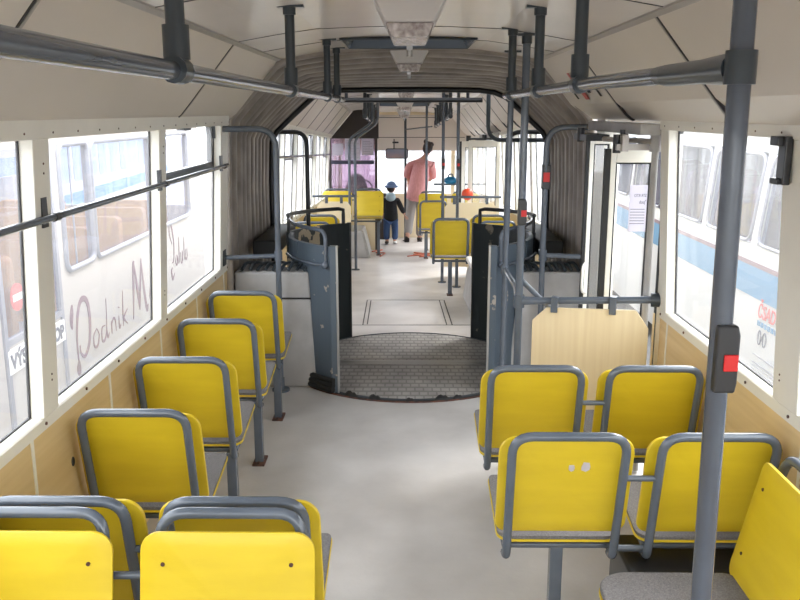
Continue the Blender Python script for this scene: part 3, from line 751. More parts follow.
# guard rail and partition
t = thing('guard_rail', 'horizontal grey tube carrying the pale wooden partition, from pole to right wall', 'guard rail')
m = MB(); m.tube([(.575, 4.30, .895), (.68, 4.27, .90), (1.24, 4.10, .945)], [.024, .019, .019], 12); m.build('rail', 'tube', t)
m = MB(); m.cyl((.575, 4.30, .86), (.575, 4.30, .925), .029, 14); m.build('pole_clamp', 'tube', t)
m = MB(); m.cyl((1.20, 4.11, .942), (1.25, 4.095, .945), .036, 14); m.build('wall_flange', 'tube_dark', t)
m = MB(); m.tube([(.585, 4.32, 1.0), (.60, 4.33, .985), (.76, 4.36, .83), (.80, 4.33, .80)], .014, 10, fillet=.04); m.build('brace', 'tube', t)
t = thing('partition', 'pale wood-grain partition board with clipped corners hung from the guard rail', 'partition')
P0 = Vector((.645, 4.275, 0)); P1 = Vector((1.19, 4.085, 0)); d = (P1-P0); L = d.length
PM = Matrix.Translation(P0) @ Matrix.Rotation(atan2(d.y, d.x), 4, 'Z')
m = MB(); m.prism([(0, .10), (L, .10), (L, .80), (L-.06, .885), (L-.07, .89), (.07, .87), (0, .80)], -.008, .008, PM); m.build('board', 'woodpale', t, bevel=.002)
for q in (.11, .40):
    m = MB(); m.box(q-.016, q+.018, -.021, .021, .845+q*.04, .922+q*.075, PM); m.build('hanging_clip', 'tube', t, bevel=.003)

# window grab rail left
t = thing('window_rail', 'thin grey grab rail crossing the left windows', 'hand rail')
m = MB(); m.tube([(-1.15, .6, 1.515), (-1.15, 5.47, 1.517)], .0125, 12); m.build('rail', 'metal' if False else 'tube', t)
for y in (2.68, 3.97, 5.3):
    m = MB(); m.box(-1.162, -1.150, y-.02, y+.02, 1.49, 1.585); m.tube([(-1.16, y, 1.50), (-1.15, y+.02, 1.515)], .009, 8); m.cyl((-1.15, y+.06, 1.515), (-1.15, y+.10, 1.515), .0155, 10); m.build('bracket', 'blackplastic', t)
# hinge bracket at right post
t = thing('window_catch', 'black plastic catch on the right window post', 'catch', (1.180, 2.70, 1.70))
m = MB(); m.box(-.012, .012, -.02, .035, -.075, .075); m.box(-.03, .01, 0, .06, .045, .075); m.box(-.025, .01, 0, .05, -.075, -.055); m.build('catch_body', 'blackplastic', t, bevel=.004)

# ------------------------------------------------------------------ lamps
def lamp(y, L, label, front=False):
    t = thing('ceiling_lamp', label, 'lamp', (0.005, y, 2.25), group='ceiling lamps down the middle', front=front)
    m = MB()
    def sec(y_, w, z0, z1, tw): return [(-w, y_, z0), (w, y_, z0), (tw, y_, z1), (-tw, y_, z1)]
    vs = sec(0, .135, .0, -.095, .085) + sec(L, .135, .0, -.095, .085)
    m.add(vs, [(0,1,2,3),(4,7,6,5),(0,4,5,1),(1,5,6,2),(2,6,7,3),(3,7,4,0)]); m.build('housing', 'lampwhite', t, bevel=.008)
    m = MB(); vs = sec(.0, .086, -.096, -.145, .062) + sec(L, .086, -.096, -.145, .062)
    m.add(vs, [(0,1,2,3),(4,7,6,5),(0,4,5,1),(1,5,6,2),(2,6,7,3),(3,7,4,0)]); m.build('diffuser', 'diffuser', t, bevel=.006)
    m = MB(); m.box(-.012, .012, L, L+.03, -.16, -.06); m.cyl((0, L+.02, -.185), (0, L+.02, -.16), .012, 8); m.build('latch', 'metal', t)
    return t
lamp(3.1, .42, 'nearest ceiling lamp, tapered white box with ribbed diffuser, before the dark hatch')
lamp(5.72, .12, 'small white ceiling lamp just ahead of the dark roof hatch, at the bellows')
lamp(8.75, .3, 'white ceiling lamp of the front section nearest the bellows', True)
lamp(11.6, .3, 'white ceiling lamp in the middle of the front section', True)
lamp(14.2, .3, 'farthest white ceiling lamp near the driver', True)

# ------------------------------------------------------------------ rear door on the right
def door_leaf(n, x0, x1, y, z0, z1, label, ang=0, front=False, fr=.042, gasket=True, top=None, rub=.035):
    w_ = x1-x0; tp = top or fr*1.6
    o = None
    R_ = Matrix.Translation((x1, y, 0)) @ Matrix.Rotation(ang, 4, 'Z')
    m = MB(); th = .02; b = fr
    m.box(-w_, -w_+b, -th, th, z0, z1, R_); m.box(-b, 0, -th, th, z0, z1, R_); m.box(-w_+b, -b, -th, th, z1-tp, z1, R_); m.box(-w_+b, -b, -th, th, z0, z0+.14, R_)
    o = m.build('door_%d' % n, 'white', front=front, bevel=.005); struct(o, label)
    m = MB(); m.box(-w_+b, -b, -.003, .003, z0+.14, z1-tp, R_); m.build('door_pane', 'glass', o)
    m = MB(); g = .008
    for a, c, e, f_ in ((-w_+b, -w_+b+g, z0+.14, z1-tp), (-b-g, -b, z0+.14, z1-tp), (-w_+b, -b, z1-tp-g, z1-tp)): m.box(a, c, -.012, .012, e, f_, R_)
    m.build('gasket', 'black', o)
    if gasket:
        m = MB(); m.box(-w_-rub, -w_+.001, -.018, .018, z0, z1, R_); m.build('edge_rubber', 'black', o)
    return o, R_
d1, R1 = door_leaf(1, 1.035, 1.275, 4.42, .02, 1.665, 'white framed leaf of the open rear door, folded inward', fr=.028, top=.07, rub=.028)
m = MB(); m.box(-.13, -.04, -.010, -.004, 1.24, 1.48, R1); st = m.build('sticker', 'paper', d1)
for zz, bd, sz_ in ((1.42, 'STR RTO', .022), (1.385, '"pob', .026)):
    text_mesh('sticker_text', bd, sz_, 'ink', R1 @ Matrix.Translation((-.045, -.0112, zz)) @ Matrix.Rotation(pi/2, 4, 'X') @ Matrix.Diagonal((-.72, 1, .2, 1)), d1, ext=.001)
m = MB()
for q in range(6): m.box(-.125, -.05, -.011, -.0099, 1.28+q*.015, 1.2825+q*.015, R1)
m.build('sticker_lines', 'ink', d1)
d2, R2 = door_leaf(2, 1.10, 1.245, 5.25, .02, 1.70, 'second leaf of the open rear door, standing against the bellows', fr=.026, rub=.018)
m = MB(); m.box(1.232, 1.30, 4.10, 4.14, -.05, 1.81); m.box(1.2, 1.30, 5.30, 5.52, -.05, 1.81); m.box(1.225, 1.30, 4.10, 5.5, 1.745, 1.83)
struct(m.build('trim_7', 'white'), 'white frame round the rear door opening')
t = thing('door_shaft', 'upright grey turning shaft of the rear door beside the window post', 'door shaft', (1.195, 4.18, 0))
m = MB(); m.cyl((0, 0, .01), (0, 0, 1.74), .017, 14); m.build('shaft', 'boxgrey', t)
m = MB(); m.cyl((.035, -.06, .01), (.035, -.06, 1.76), .009, 10); m.build('side_rod', 'tube_dark', t)
m = MB(); m.box(.015, .022, -.10, -.085, .1, .88); m.build('warning_strip', 'woodpale', t)
m = MB(); m.cyl((0, 0, 1.66), (0, 0, 1.745), .028, 14); m.build('shaft_head', 'boxgrey', t)
t = thing('door_mechanism', 'white and dark door opening linkage over the rear door', 'door mechanism', (1.12, 4.72, 1.74))
m = MB(); m.box(-.02, .10, -.60, .60, .0, .055); m.build('rail_housing', 'boxgrey', t, bevel=.005)
m = MB(); m.box(-.10, .07, -.50, -.46, -.075, -.045); m.box(-.08, -.05, -.52, -.40, -.08, .0); m.tube([(-.1, -.2, -.03), (.05, -.55, -.03)], .013, 8); m.build('lever_arm', 'alu', t)
m = MB(); m.cyl((-.09, -.45, -.09), (-.09, -.45, .0), .02, 10); m.build('pivot', 'tube_black', t); m = MB(); m.cyl((-.02, -.3, -.06), (-.02, -.3, .02), .022, 10); m.build('pivot', 'tube_black', t); m = MB(); m.cyl((-.12, .3, -.06), (-.12, .3, .02), .022, 10); m.box(-.13, .0, .1, .45, -.05, -.015); m.build('lever_arm', 'tube_black', t)
m = MB(); m.tube([(1.115, 5.235, .74), (1.075, 5.16, .76), (1.075, 5.16, .92), (1.115, 5.235, .94)], .009, 8, fillet=.04); m.build('handle', 'white', d2)
# cove sticker over the door
t = thing('notice_sticker', 'small red and green notice on the cove panel over the rear door', 'sticker')
def on_cove(y, s):  # s 0..1 from header up
    a, b = PROF[3], PROF[4]; return Vector((a[0]+(b[0]-a[0])*s - .006, y, a[1]+(b[1]-a[1])*s - .005))
def cove_patch(name, y0, y1, s0, s1, material):
    m = MB(); m.add([on_cove(y0, s0), on_cove(y1, s0), on_cove(y1, s1), on_cove(y0, s1)], [(0,1,2,3)]); return m.build(name, material, t, solid=.002)
cove_patch('green_mark', 4.86, 4.93, .22, .38, 'dark_panel'); cove_patch('red_mark', 5.02, 5.12, .10, .24, 'signred'); cove_patch('red_text', 5.08, 5.13, .30, .62, 'signred')
cove_patch('slot', 4.66, 4.70, .14, .30, 'dark'); cove_patch('slot', 5.30, 5.34, .12, .26, 'dark')

# ------------------------------------------------------------------ front section
def F(name, label, cat, loc=(0,0,0), rz=0, group=None): return thing(name, label, cat, loc, rz, group, True)
# black joint hoops
for sx, lab in ((-1, 'black hoop rail on the left at the far side of the turntable'), (1, 'black hoop rail on the right at the far side of the turntable')):
    t = F('hoop_rail', lab, 'hand rail')
    m = MB(); m.tube([(sx*1.17, 6.98, 1.725), (sx*.82, 6.98, 1.725), (sx*.815, 6.98, .0)], .018, 12, fillet=.11); m.build('pole', 'tube_black', t)
    m = MB(); m.cyl((sx*.815, 6.98, 0), (sx*.815, 6.98, .012), .05); m.build('floor_flange', 'tube_black', t)
t = F('hanging_rail', 'dark tube hanging from the ceiling right of the bellows and bending to the wall', 'hand rail')
m = MB(); m.tube([(.66, 7.0, 2.2), (.66, 7.0, 1.66), (1.15, 7.0, 1.66)], .017, 12, fillet=.12); m.build('tube', 'tube_dark', t)
m = MB(); m.box(.61, .71, 6.98, 7.02, 2.19, 2.205); m.build('ceiling_flange', 'tube_dark', t)
t = F('cross_rail', 'dark horizontal rail spanning the ceiling just past the bellows', 'hand rail')
m = MB(); m.tube([(-.55, 7.1, 1.985), (.62, 7.1, 1.985)], .02, 10); m.build('bar', 'tube_black', t)
for x in (-.5, .5):
    m = MB(); m.cyl((x, 7.1, 1.985), (x, 7.1, 2.23), .014, 10); m.build('hanger', 'tube_black', t)
# ceiling rails in the front section
for x, lab in ((-.45, 'ceiling hand rail left in the front section with dark hangers'), (.5, 'ceiling hand rail right in the front section with dark hangers')):
    t = F('ceiling_hand_rail', lab, 'hand rail')
    m = MB(); m.tube([(x, 9.6, 1.95), (x, 13.9, 1.95)], .0175, 10); m.build('rail', 'tube', t)
    for y in (9.6, 10.4, 11.2, 12.0, 12.8, 13.6): hanger(t, x, y, 1.95, 2.24, .02)
# bent twin poles left
GPF = 'poles in the front section'
for dx, lab in ((-.725, 'left one of the twin bent grey poles before the driver cab'), (-.65, 'right one of the twin bent grey poles before the driver cab')):
    t = F('grab_pole', lab, 'pole', (0, 11.2, 0), group=GPF)
    m = MB(); m.tube([(dx, 0, .012), (dx, 0, 1.72), (dx+.30, 0, 1.93), (dx+.30, 0, 2.24)], .0185, 12, fillet=.08); m.build('pole', 'tube', t)
    m = MB(); m.cyl((dx, 0, 0), (dx, 0, .013), .05); m.build('floor_flange', 'tube', t)
for x, y, lab, bt in ((.448, 10.1, 'grey pole with red button beside the aisle, left of two in the front section', True), (.60, 9.75, 'grey pole with red button beside the aisle, right of two in the front section', True),
                  (.03, 14.9, 'thin dark pole in the middle of the aisle near the windscreen', False), (.34, 13.0, 'grey pole in front of the person in pink, under the ceiling rail', False)):
    t = F('grab_pole', lab, 'pole', (x, y, 0), group=GPF)
    m = MB(); m.cyl((0, 0, .012), (0, 0, 2.24), .0185 if x > .1 else .022, 12); m.build('pole', 'tube' if x > .1 else 'tube_dark', t)
    m = MB(); m.cyl((0, 0, 0), (0, 0, .013), .05); m.build('floor_flange', 'tube', t)
    if bt: button_box(t, 0, 0, 1.42, .75)
t = F('grab_bar', 'thin dark horizontal bar between the middle pole and the right, near the windscreen', 'hand rail')
m = MB(); m.tube([(.03, 14.9, 1.93), (.45, 13.9, 1.955)], .012, 8); m.build('bar', 'tube_dark', t)

# front seats
def fseat(x, y, z, rz, lab, grp, leg=True, lx=.185):
    s = dup(bare, (x, y, z), rz, lab, grp, True)
    if leg: leg_for(s, lx, -z)
    return s
G5 = 'seats of the front section'
fseat(.49, 9.1, 0.03, 0, 'single yellow seat on a thin leg beyond the turntable, right of the aisle', G5, True, 0)
s = fseat(.99, 9.1, .0, 0, 'yellow seat top behind the far right guard panel, nearer of two', G5, False); wall_mount(s, .185, .235)
s = fseat(.99, 10.0, .0, 0, 'yellow seat top behind the far right guard panel, farther of two', G5, False); wall_mount(s, .185, .235)
fseat(.42, 12.35, .03, 0, 'yellow seat beyond the single one, right of the aisle, half hidden by it', G5, True, -.1)
fseat(.46, 13.6, .10, pi, 'yellow rear-facing seat right of the aisle below the person in pink', G5, True, .1)
s = fseat(.98, 13.6, .10, pi, 'yellow rear-facing seat by the right window, farthest pair', G5, True, .1)
s = fseat(-1.0, 9.0, 0, 0, 'yellow seat top behind the far left guard panel, nearer of two', G5, False); wall_mount(s, -.185, -.22)
s = fseat(-1.0, 10.0, 0, 0, 'yellow seat top behind the far left guard panel, farther of two', G5, False); wall_mount(s, -.185, -.22)
s = fseat(-.54, 12.95, .17, pi, 'yellow rear-facing seat beside the aisle before the driver cab', G5, True, -.15)
bar_to(s, .185, .31)
s = fseat(-1.02, 12.95, .17, pi, 'yellow rear-facing seat at the left windows before the driver cab', G5, False)
# wheel housings
t = F('wheel_housing', 'pale grey wheel housing box under the left rear-facing seats', 'wheel housing', (-.9, 13.2, 0))
m = MB(); m.prism([(-.29, 0), (.38, 0), (.28, .40), (-.29, .40)], -.75, .30); m.build('cover', 'boxgrey', t, bevel=.02)
m = MB(); m.tube([(.39, -.76, .01), (.29, -.76, .41)], .012, 8); m.build('edge_trim', 'metal', t)
t = F('wheel_housing', 'pale grey wheel housing with white cap behind the far right guard panel', 'wheel housing', (.86, 8.3, 0))
m = MB(); m.prism([(-.24, 0), (.33, 0), (.33, .42), (-.14, .42), (-.2, .3)], -.45, .75); m.build('cover', 'boxgrey', t, bevel=.03)
m = MB(); m.box(-.22, .1, -.47, .6, .42, .47); m.build('cap', 'signwhite', t, bevel=.015)
t = F('wheel_housing', 'pale grey housing left of the aisle in the front section', 'wheel housing', (.98, 13.5, 0))
t['label'] = 'pale grey housing under the farthest right seats'
m = MB(); m.prism([(-.42, 0), (.22, 0), (.22, .30), (-.34, .30)], -.7, .5); m.build('cover', 'boxgrey', t, bevel=.02)
# partitions with rails
def part_f(x0, x1, y, zt, lab, glab):
    t = F('partition', lab, 'partition', (0, y, 0))
    m = MB(); m.prism([(x0, .12), (x1, .12), (x1, zt-.06), (x1-.05, zt), (x0+.05, zt), (x0, zt-.06)], -.01, .01); m.build('board', 'creampanel', t)
    t2 = F('guard_rail', glab, 'guard rail', (0, y, 0))
    m = MB(); m.tube([(x0-.06, 0, zt+.07), (x1+.06, 0, zt+.07)], .016, 10); m.build('rail', 'tube', t2)
    for q in (x0+.12, x1-.12):
        m = MB(); m.box(q-.018, q+.018, -.018, .018, zt-.02, zt+.085); m.build('hanging_clip', 'tube', t2)
part_f(-1.12, -.69, 10.85, .93, 'cream partition board left in the front section', 'grey tube above the cream partition on the left')
part_f(.50, 1.15, 10.65, .93, 'cream partition board right in the front section', 'grey tube above the cream partition on the right')
t = F('upper_guard_rail', 'second grey tube a little higher behind the right cream partition', 'guard rail', (0, 12.15, 0))
m = MB(); m.tube([(.42, 0, 1.10), (1.24, 0, 1.10)], .015, 8); m.build('rail', 'tube', t)
o = MB().ell((.79, 10.735, 1.03), (.075, .075, .075)).build('ball', 'ballred', front=True)
tag(o, 'orange-red ball resting by the rail over the right cream partition', 'ball')
bag = F('bag', 'small blue bag on the upper guard rail before the far right seats', 'bag', (.66, 12.15, 1.155))
m = MB(); m.ell((0, 0, .0), (.10, .06, .055)); m.build('bag_body', 'busblue', bag)
m = MB(); m.tube([(-.04, 0, .04), (-.02, 0, .09), (.02, 0, .09), (.04, 0, .04)], .01, 6, fillet=.03); m.build('bag_handle', 'ink', bag)
# door 2 leaf (front section)
door_leaf(3, .80, 1.20, 10.78, .02, 1.70, 'white framed leaf of the open middle door in the front section', front=True, gasket=False, fr=.05)
door_leaf(4, .80, 1.20, 12.02, .02, 1.70, 'farther white leaf of the open middle door in the front section', front=True, fr=.05)
door_leaf(5, 1.0, 1.20, 15.3, .02, 1.70, 'white leaf of the front door beside the windscreen', front=True)
t = F('door_mechanism', 'dark door opening linkage over the middle door in the front section', 'door mechanism', (1.1, 11.4, 1.74))
m = MB(); m.box(-.05, .08, -.65, .65, -.01, .05); m.build('rail_housing', 'boxgrey', t)
m = MB(); m.box(-.30, .0, -.62, -.56, -.035, -.01); m.cyl((-.3, -.6, -.05), (-.3, -.6, .02), .03, 8); m.cyl((-.1, -.6, -.05), (-.1, -.6, .03), .03, 8); m.box(-.12, 0, .2, .5, -.04, 0); m.build('lever_arm', 'tube_black', t)
# thin front window rail left
t = F('window_rail', 'thin grey grab rail crossing the left windows of the front section', 'hand rail')
m = MB(); m.tube([(-1.15, 7.05, 1.515), (-1.15, 13.2, 1.515)], .013, 8); m.build('rail', 'tube', t)
for y in (8.1, 10.15, 12.2):
    m = MB(); m.box(-1.195, -1.15, y-.015, y+.015, 1.49, 1.56); m.build('bracket', 'blackplastic', t)
# driver cab partition
cab = F('driver_partition', 'purple tinted driver cab partition with papers pinned on it', 'partition', (0, 13.55, 0))
m = MB(); m.box(-1.18, -.44, -.015, .015, .9, 1.78); m.build('tinted_pane', 'purple', cab)
m = MB(); m.box(-1.19, -1.15, -.02, .02, .0, 1.80); m.box(-.46, -.42, -.02, .02, .0, 2.2); m.box(-1.15, -.46, -.02, .02, .86, .9); m.build('partition_frame', 'cab', cab)
m = MB(); m.box(-1.15, -.46, -.015, .015, .0, .86); m.build('lower_board', 'creampanel', cab)
m = MB(); m.prism([(-1.16, 1.76), (-.40, 1.76), (-.40, 2.2), (-.78, 2.2), (-1.08, 1.85)], -.03, .03); m.build('top_board', 'cab', cab)
m = MB(); m.box(-1.15, -.47, -.028, -.016, 1.36, 1.42); m.build('cross_bar', 'ink', cab)
m = MB(); m.box(-.93, -.69, -.022, -.017, 1.43, 1.76); m.build('notice_paper', 'paper', cab)
m = MB(); m.box(-.67, -.48, -.022, -.017, 1.50, 1.76); m.build('notice_paper', 'paper', cab)
m = MB(); m.box(-1.13, -.96, -.022, -.017, 1.50, 1.68); m.build('notice_paper', 'paper', cab)
m = MB()
for q in range(12): m.box(-.91, -.71-.04*(q % 3), -.0235, -.022, 1.46+q*.024, 1.464+q*.024)
for q in range(8): m.box(-.65, -.50-.03*(q % 2), -.0235, -.022, 1.53+q*.026, 1.534+q*.026)
m.build('printed_lines', 'chrome', cab)
t = F('driver_seat', 'dark driver seat back humped above the yellow seats, left of the boy', 'seat', (-.78, 14.1, 0))
m = MB(); m.prism([(-.20, .45), (.20, .45), (.22, .85), (.13, 1.13), (.05, 1.20), (-.05, 1.20), (-.13, 1.13), (-.22, .85)], -.06, .06); m.build('backrest', 'cab', t, bevel=.03)
m = MB(); m.box(-.22, .22, 0, .45, .38, .50); m.build('seat_cushion', 'cab', t, bevel=.03)
m = MB(); m.box(-.15, .15, .08, .38, .0, .38); m.build('pedestal', 'black', t)
t = F('steering_wheel', 'large dark steering wheel ahead of the driver seat', 'steering wheel', (-.78, 14.95, .92))
m = MB(); m.tube([(.23*cos(a*pi/12), .16*sin(a*pi/12), .16*sin(a*pi/12)) for a in range(24)], .014, 8, closed=True); m.build('rim', 'black', t)
m = MB(); m.cyl((0, 0, 0), (0, .35, -.5), .03, 8); m.tube([(-.22, 0, 0), (.22, 0, 0)], .012, 6); m.build('column', 'black', t)
t = F('dashboard', 'dark dashboard shelf under the left part of the windscreen', 'dashboard', (-.7, 15.3, 0))
m = MB(); m.prism([(15.15-15.3, 0), (.19, 0), (.19, .82), (15.2-15.3, .82), (15.1-15.3, .7)], -.45, .4, plane='yz'); m.build('console', 'cab', t, bevel=.01)
t = F('rear_view_mirror', 'wide interior rear-view mirror hanging before the windscreen', 'mirror', (-.12, 15.1, 1.52))
m = MB(); m.prism(rrect(-.2, .2, -.09, .09, .04), 0, .03); m.build('mirror_housing', 'black', t)
m = MB(); m.prism(rrect(-.185, .185, -.075, .075, .03), -.003, 0); m.build('mirror_glass', 'mirror', t)
m = MB(); m.cyl((-.05, .02, .08), (-.05, .25, .25), .01, 8); m.build('arm', 'black', t)
# cords on the floor
def squig(pts, lab):
    m = MB(); m.tube([(x, y, .012) for x, y in pts], .009, 6, fillet=.1); o = m.build('cable', 'cord', front=True); tag(o, lab, 'cable', 'cables left on the front floor')
squig([(-.50,13.2),(-.33,13.5),(-.45,13.0),(-.28,13.05),(-.36,12.6)], 'thin orange cable on the floor left of the aisle below the yellow seats')
squig([(.05,12.6),(.35,12.9),(.12,13.1),(.42,12.7),(.2,12.5),(.46,13.0),(.1,12.8),(.5,12.6)], 'tangle of orange-red cable on the floor in the middle of the aisle')

# ------------------------------------------------------------------ people
def skinned(name, joints, edges, material, parent, sub=2):
    """joints: list of (x,y,z,rx,ry)"""
    me = bpy.data.meshes.new(name); me.from_pydata([j[:3] for j in joints], edges, []); me.update()
    me.materials.append(M[material])
    o = bpy.data.objects.new(name, me); COL.objects.link(o); o.parent = parent
    md = o.modifiers.new('skin', 'SKIN'); md.use_smooth_shade = True; md.branch_smoothing = .6
    for i, j in enumerate(joints):
        sv = me.skin_vertices[0].data[i]; sv.radius = (j[3], j[4] if len(j) > 4 else j[3]); sv.use_root = (i == 0)
    md = o.modifiers.new('sub', 'SUBSURF'); md.levels = sub; md.render_levels = sub
    return o
def hand(parent, base_p, d, side_v, s, owner):
    """palm with four fingers and a thumb, d = pointing direction"""
    d = Vector(d).normalized(); sv = Vector(side_v).normalized(); nv = d.cross(sv).normalized()
    J = []; E = []
    b = Vector(base_p)
    def P(a, c, e): return tuple(b + d*a*s + sv*c*s + nv*e*s)
    J.append((*P(0, 0, 0), .024*s, .018*s)); J.append((*P(.04, 0, 0), .034*s, .016*s)); J.append((*P(.08, 0, 0), .036*s, .015*s)); E += [(0, 1), (1, 2)]
    o = skinned('hand', J, E, 'skin', parent, 1)
    for i, (c, L) in enumerate(((-.03, .065), (-.01, .075), (.01, .07), (.03, .055))):
        J = [(*P(.07, c, 0), .0085*s), (*P(.085+L*.4, c*1.1, .004), .008*s), (*P(.085+L*.75, c*1.1, .014), .0075*s), (*P(.085+L, c*1.1, .028), .0065*s)]
        skinned('finger', J, [(0,1),(1,2),(2,3)], 'skin', o, 1).parent = o
    J = [(*P(.025, -.03, 0), .011*s), (*P(.05, -.052, .008), .0095*s), (*P(.075, -.06, .016), .008*s)]
    skinned('thumb', J, [(0,1),(1,2)], 'skin', o, 1)
    return o
per = F('person', 'person in a loose pink shirt and grey trousers, back to the camera, near the windscreen', 'person', (.24, 14.75, 0))
# body: one continuous skinned figure, leaning forward and to the right; pelvis root
J = [(0, 0, .86, .12, .10), (0.02, .01, .98, .11, .085), (.04, .04, 1.12, .115, .085), (.06, .08, 1.26, .12, .085), (.08, .11, 1.37, .10, .07), (.12, .15, 1.45, .05, .05), (.16, .20, 1.52, .05, .05),
     (-.09, .02, .80, .085, .085), (-.13, .03, .47, .06, .06), (-.17, -.12, .14, .042, .042), (-.18, -.08, .07, .04, .035), (-.19, .06, .045, .04, .03),
     (.08, .02, .80, .085, .085), (.06, .08, .46, .06, .06), (.04, .04, .10, .042, .042), (.04, .15, .05, .04, .03),
     (-.11, .11, 1.36, .055, .05), (-.165, .15, 1.16, .042, .042), (-.15, .34, 1.02, .033, .033),
     (.22, .13, 1.35, .055, .05), (.26, .17, 1.14, .042, .042), (.22, .38, 1.05, .033, .033)]
E = [(0,1),(1,2),(2,3),(3,4),(4,5),(5,6),(0,7),(7,8),(8,9),(9,10),(10,11),(0,12),(12,13),(13,14),(14,15),(4,16),(16,17),(17,18),(4,19),(19,20),(20,21)]
body = skinned('body', J, E, 'skin', per)
# shirt, loose
J = [(-.02, .0, .69, .27, .20), (-.01, .0, .80, .29, .20), (.0, .0, .90, .27, .19), (0.02, .02, 1.02, .26, .18), (.045, .05, 1.18, .265, .175), (.06, .08, 1.30, .26, .17), (.08, .11, 1.385, .17, .13), (.105, .135, 1.43, .09, .08),
     (-.13, .11, 1.33, .10, .09), (-.175, .14, 1.20, .09, .08), (-.185, .20, 1.09, .078, .07), (.24, .13, 1.33, .10, .09), (.27, .16, 1.18, .09, .08), (.27, .24, 1.08, .075, .07)]
E = [(0,1),(1,2),(2,3),(3,4),(4,5),(5,6),(6,7),(6,8),(8,9),(9,10),(6,11),(11,12),(12,13)]
skinned('shirt', J, E, 'pink', per)
J = [(0, .0, .86, .15, .12), (-.09, .02, .76, .11, .11), (-.13, .02, .47, .085, .085), (-.17, -.10, .12, .075, .075), (.08, .02, .76, .11, .11), (.06, .08, .46, .085, .085), (.04, .05, .08, .075, .075)]
skinned('trousers', J, [(0,1),(1,2),(2,3),(0,4),(4,5),(5,6)], 'trouser', per)
hm = Matrix.Translation((.175, .225, 1.60)) @ Matrix.Rotation(radians(-28), 4, 'X') @ Matrix.Rotation(radians(14), 4, 'Y')
m = MB(); m.ell((0, 0, 0), (.076, .092, .112), 20, 14, hm); m.ell((0, .075, -.045), (.05, .04, .055), 14, 10, hm); h = m.build('head', 'skin', per)
m = MB(); m.ell((0, .105, -.01), (.013, .02, .022), 10, 8, hm); m.build('nose', 'skin', h)
m = MB(); m.ell((-.078, 0, -.01), (.012, .02, .03), 10, 8, hm); m.ell((.078, 0, -.01), (.012, .02, .03), 10, 8, hm); m.build('ears', 'skin', h)
m = MB(); m.ell((-.03, .085, .01), (.012, .008, .009), 8, 6, hm); m.ell((.03, .085, .01), (.012, .008, .009), 8, 6, hm); m.build('eyes', 'ink', h)
m = MB(); m.ell((0, .102, -.055), (.025, .008, .007), 8, 6, hm); m.build('mouth', 'signred', h)
m = MB(); m.ell((0, -.018, .02), (.086, .094, .112), 20, 14, hm); m.ell((0, -.045, -.03), (.078, .06, .085), 16, 10, hm)
for q in range(16): m.ell((.07*cos(q*1.7)*.9, -.03+.06*sin(q*2.3), .08+.03*sin(q*3.1)), (.03, .03, .03), 8, 6, hm)
m.build('hair', 'hair', per)
hand(per, (-.16, .34, 1.02), (.1, .6, -.35), (1, 0, .2), 1.0, 'person'); hand(per, (.22, .38, 1.05), (-.4, .7, -.1), (-1, -.5, 0), 1.0, 'person')
for (fx, fy, fz, rz_, rx_) in ((-.185, -.06, .055, 0, -35), (.04, .10, .045, 0, 0)):
    sm = Matrix.Translation((fx, fy, fz)) @ Matrix.Rotation(radians(rx_), 4, 'X')
    m = MB(); m.ell((0, .03, 0), (.048, .13, .045), 14, 10, sm); m.box(-.04, .04, -.09, .13, -.045, -.03, sm); m.build('shoe', 'shoe', per)
# child
ch = F('person', 'small child in a blue sun hat, black sweater and jeans standing in the aisle', 'person', (-.22, 14.35, 0))
J = [(0, 0, .48, .085, .07), (0, .0, .58, .09, .07), (0, .01, .70, .095, .07), (0, .01, .79, .07, .055), (0, .015, .85, .032, .032), (0, .02, .90, .03, .03),
     (-.06, 0, .43, .055, .055), (-.065, .01, .25, .042, .042), (-.065, 0, .06, .03, .03), (-.07, .07, .03, .03, .02),
     (.06, 0, .43, .055, .055), (.065, .01, .25, .042, .042), (.065, 0, .06, .03, .03), (.075, .07, .03, .03, .02),
     (-.11, .0, .76, .04, .04), (-.15, .05, .60, .032, .032), (-.13, .16, .50, .024, .024),
     (.11, .0, .76, .04, .04), (.17, .04, .62, .032, .032), (.24, .10, .49, .022, .022)]
E = [(0,1),(1,2),(2,3),(3,4),(4,5),(0,6),(6,7),(7,8),(8,9),(0,10),(10,11),(11,12),(12,13),(3,14),(14,15),(15,16),(3,17),(17,18),(18,19)]
skinned('body', J, E, 'skin', ch)
J = [(0, 0, .35, .13, .10), (0, 0, .46, .135, .10), (0, 0, .55, .13, .10), (0, 0, .68, .12, .09), (0, .01, .79, .085, .07), (0, .01, .83, .05, .05),
     (-.11, .0, .76, .055, .055), (-.155, .04, .62, .048, .048), (-.14, .13, .53, .04, .04), (.11, .0, .76, .055, .055), (.17, .03, .63, .048, .048), (.225, .085, .52, .04, .04)]
skinned('sweater', J, [(0,1),(1,2),(2,3),(3,4),(4,5),(4,6),(6,7),(7,8),(4,9),(9,10),(10,11)], 'sweater', ch)
J = [(0, 0, .46, .10, .085), (-.06, 0, .40, .072, .072), (-.07, .01, .25, .06, .06), (-.07, 0, .07, .055, .055), (.06, 0, .40, .072, .072), (.07, .01, .25, .06, .06), (.07, 0, .07, .055, .055)]
skinned('jeans', J, [(0,1),(1,2),(2,3),(0,4),(4,5),(5,6)], 'denim', ch)
hm = Matrix.Translation((.01, .03, .955)) @ Matrix.Rotation(radians(-40), 4, 'Z')
m = MB(); m.ell((0, 0, 0), (.066, .076, .085), 18, 12, hm); h = m.build('head', 'skin', ch)
m = MB(); m.ell((0, .076, -.01), (.009, .013, .013), 8, 6, hm); m.build('nose', 'skin', h)
m = MB(); m.ell((-.066, 0, -.01), (.009, .015, .02), 8, 6, hm); m.ell((.066, 0, -.01), (.009, .015, .02), 8, 6, hm); m.build('ears', 'skin', h)
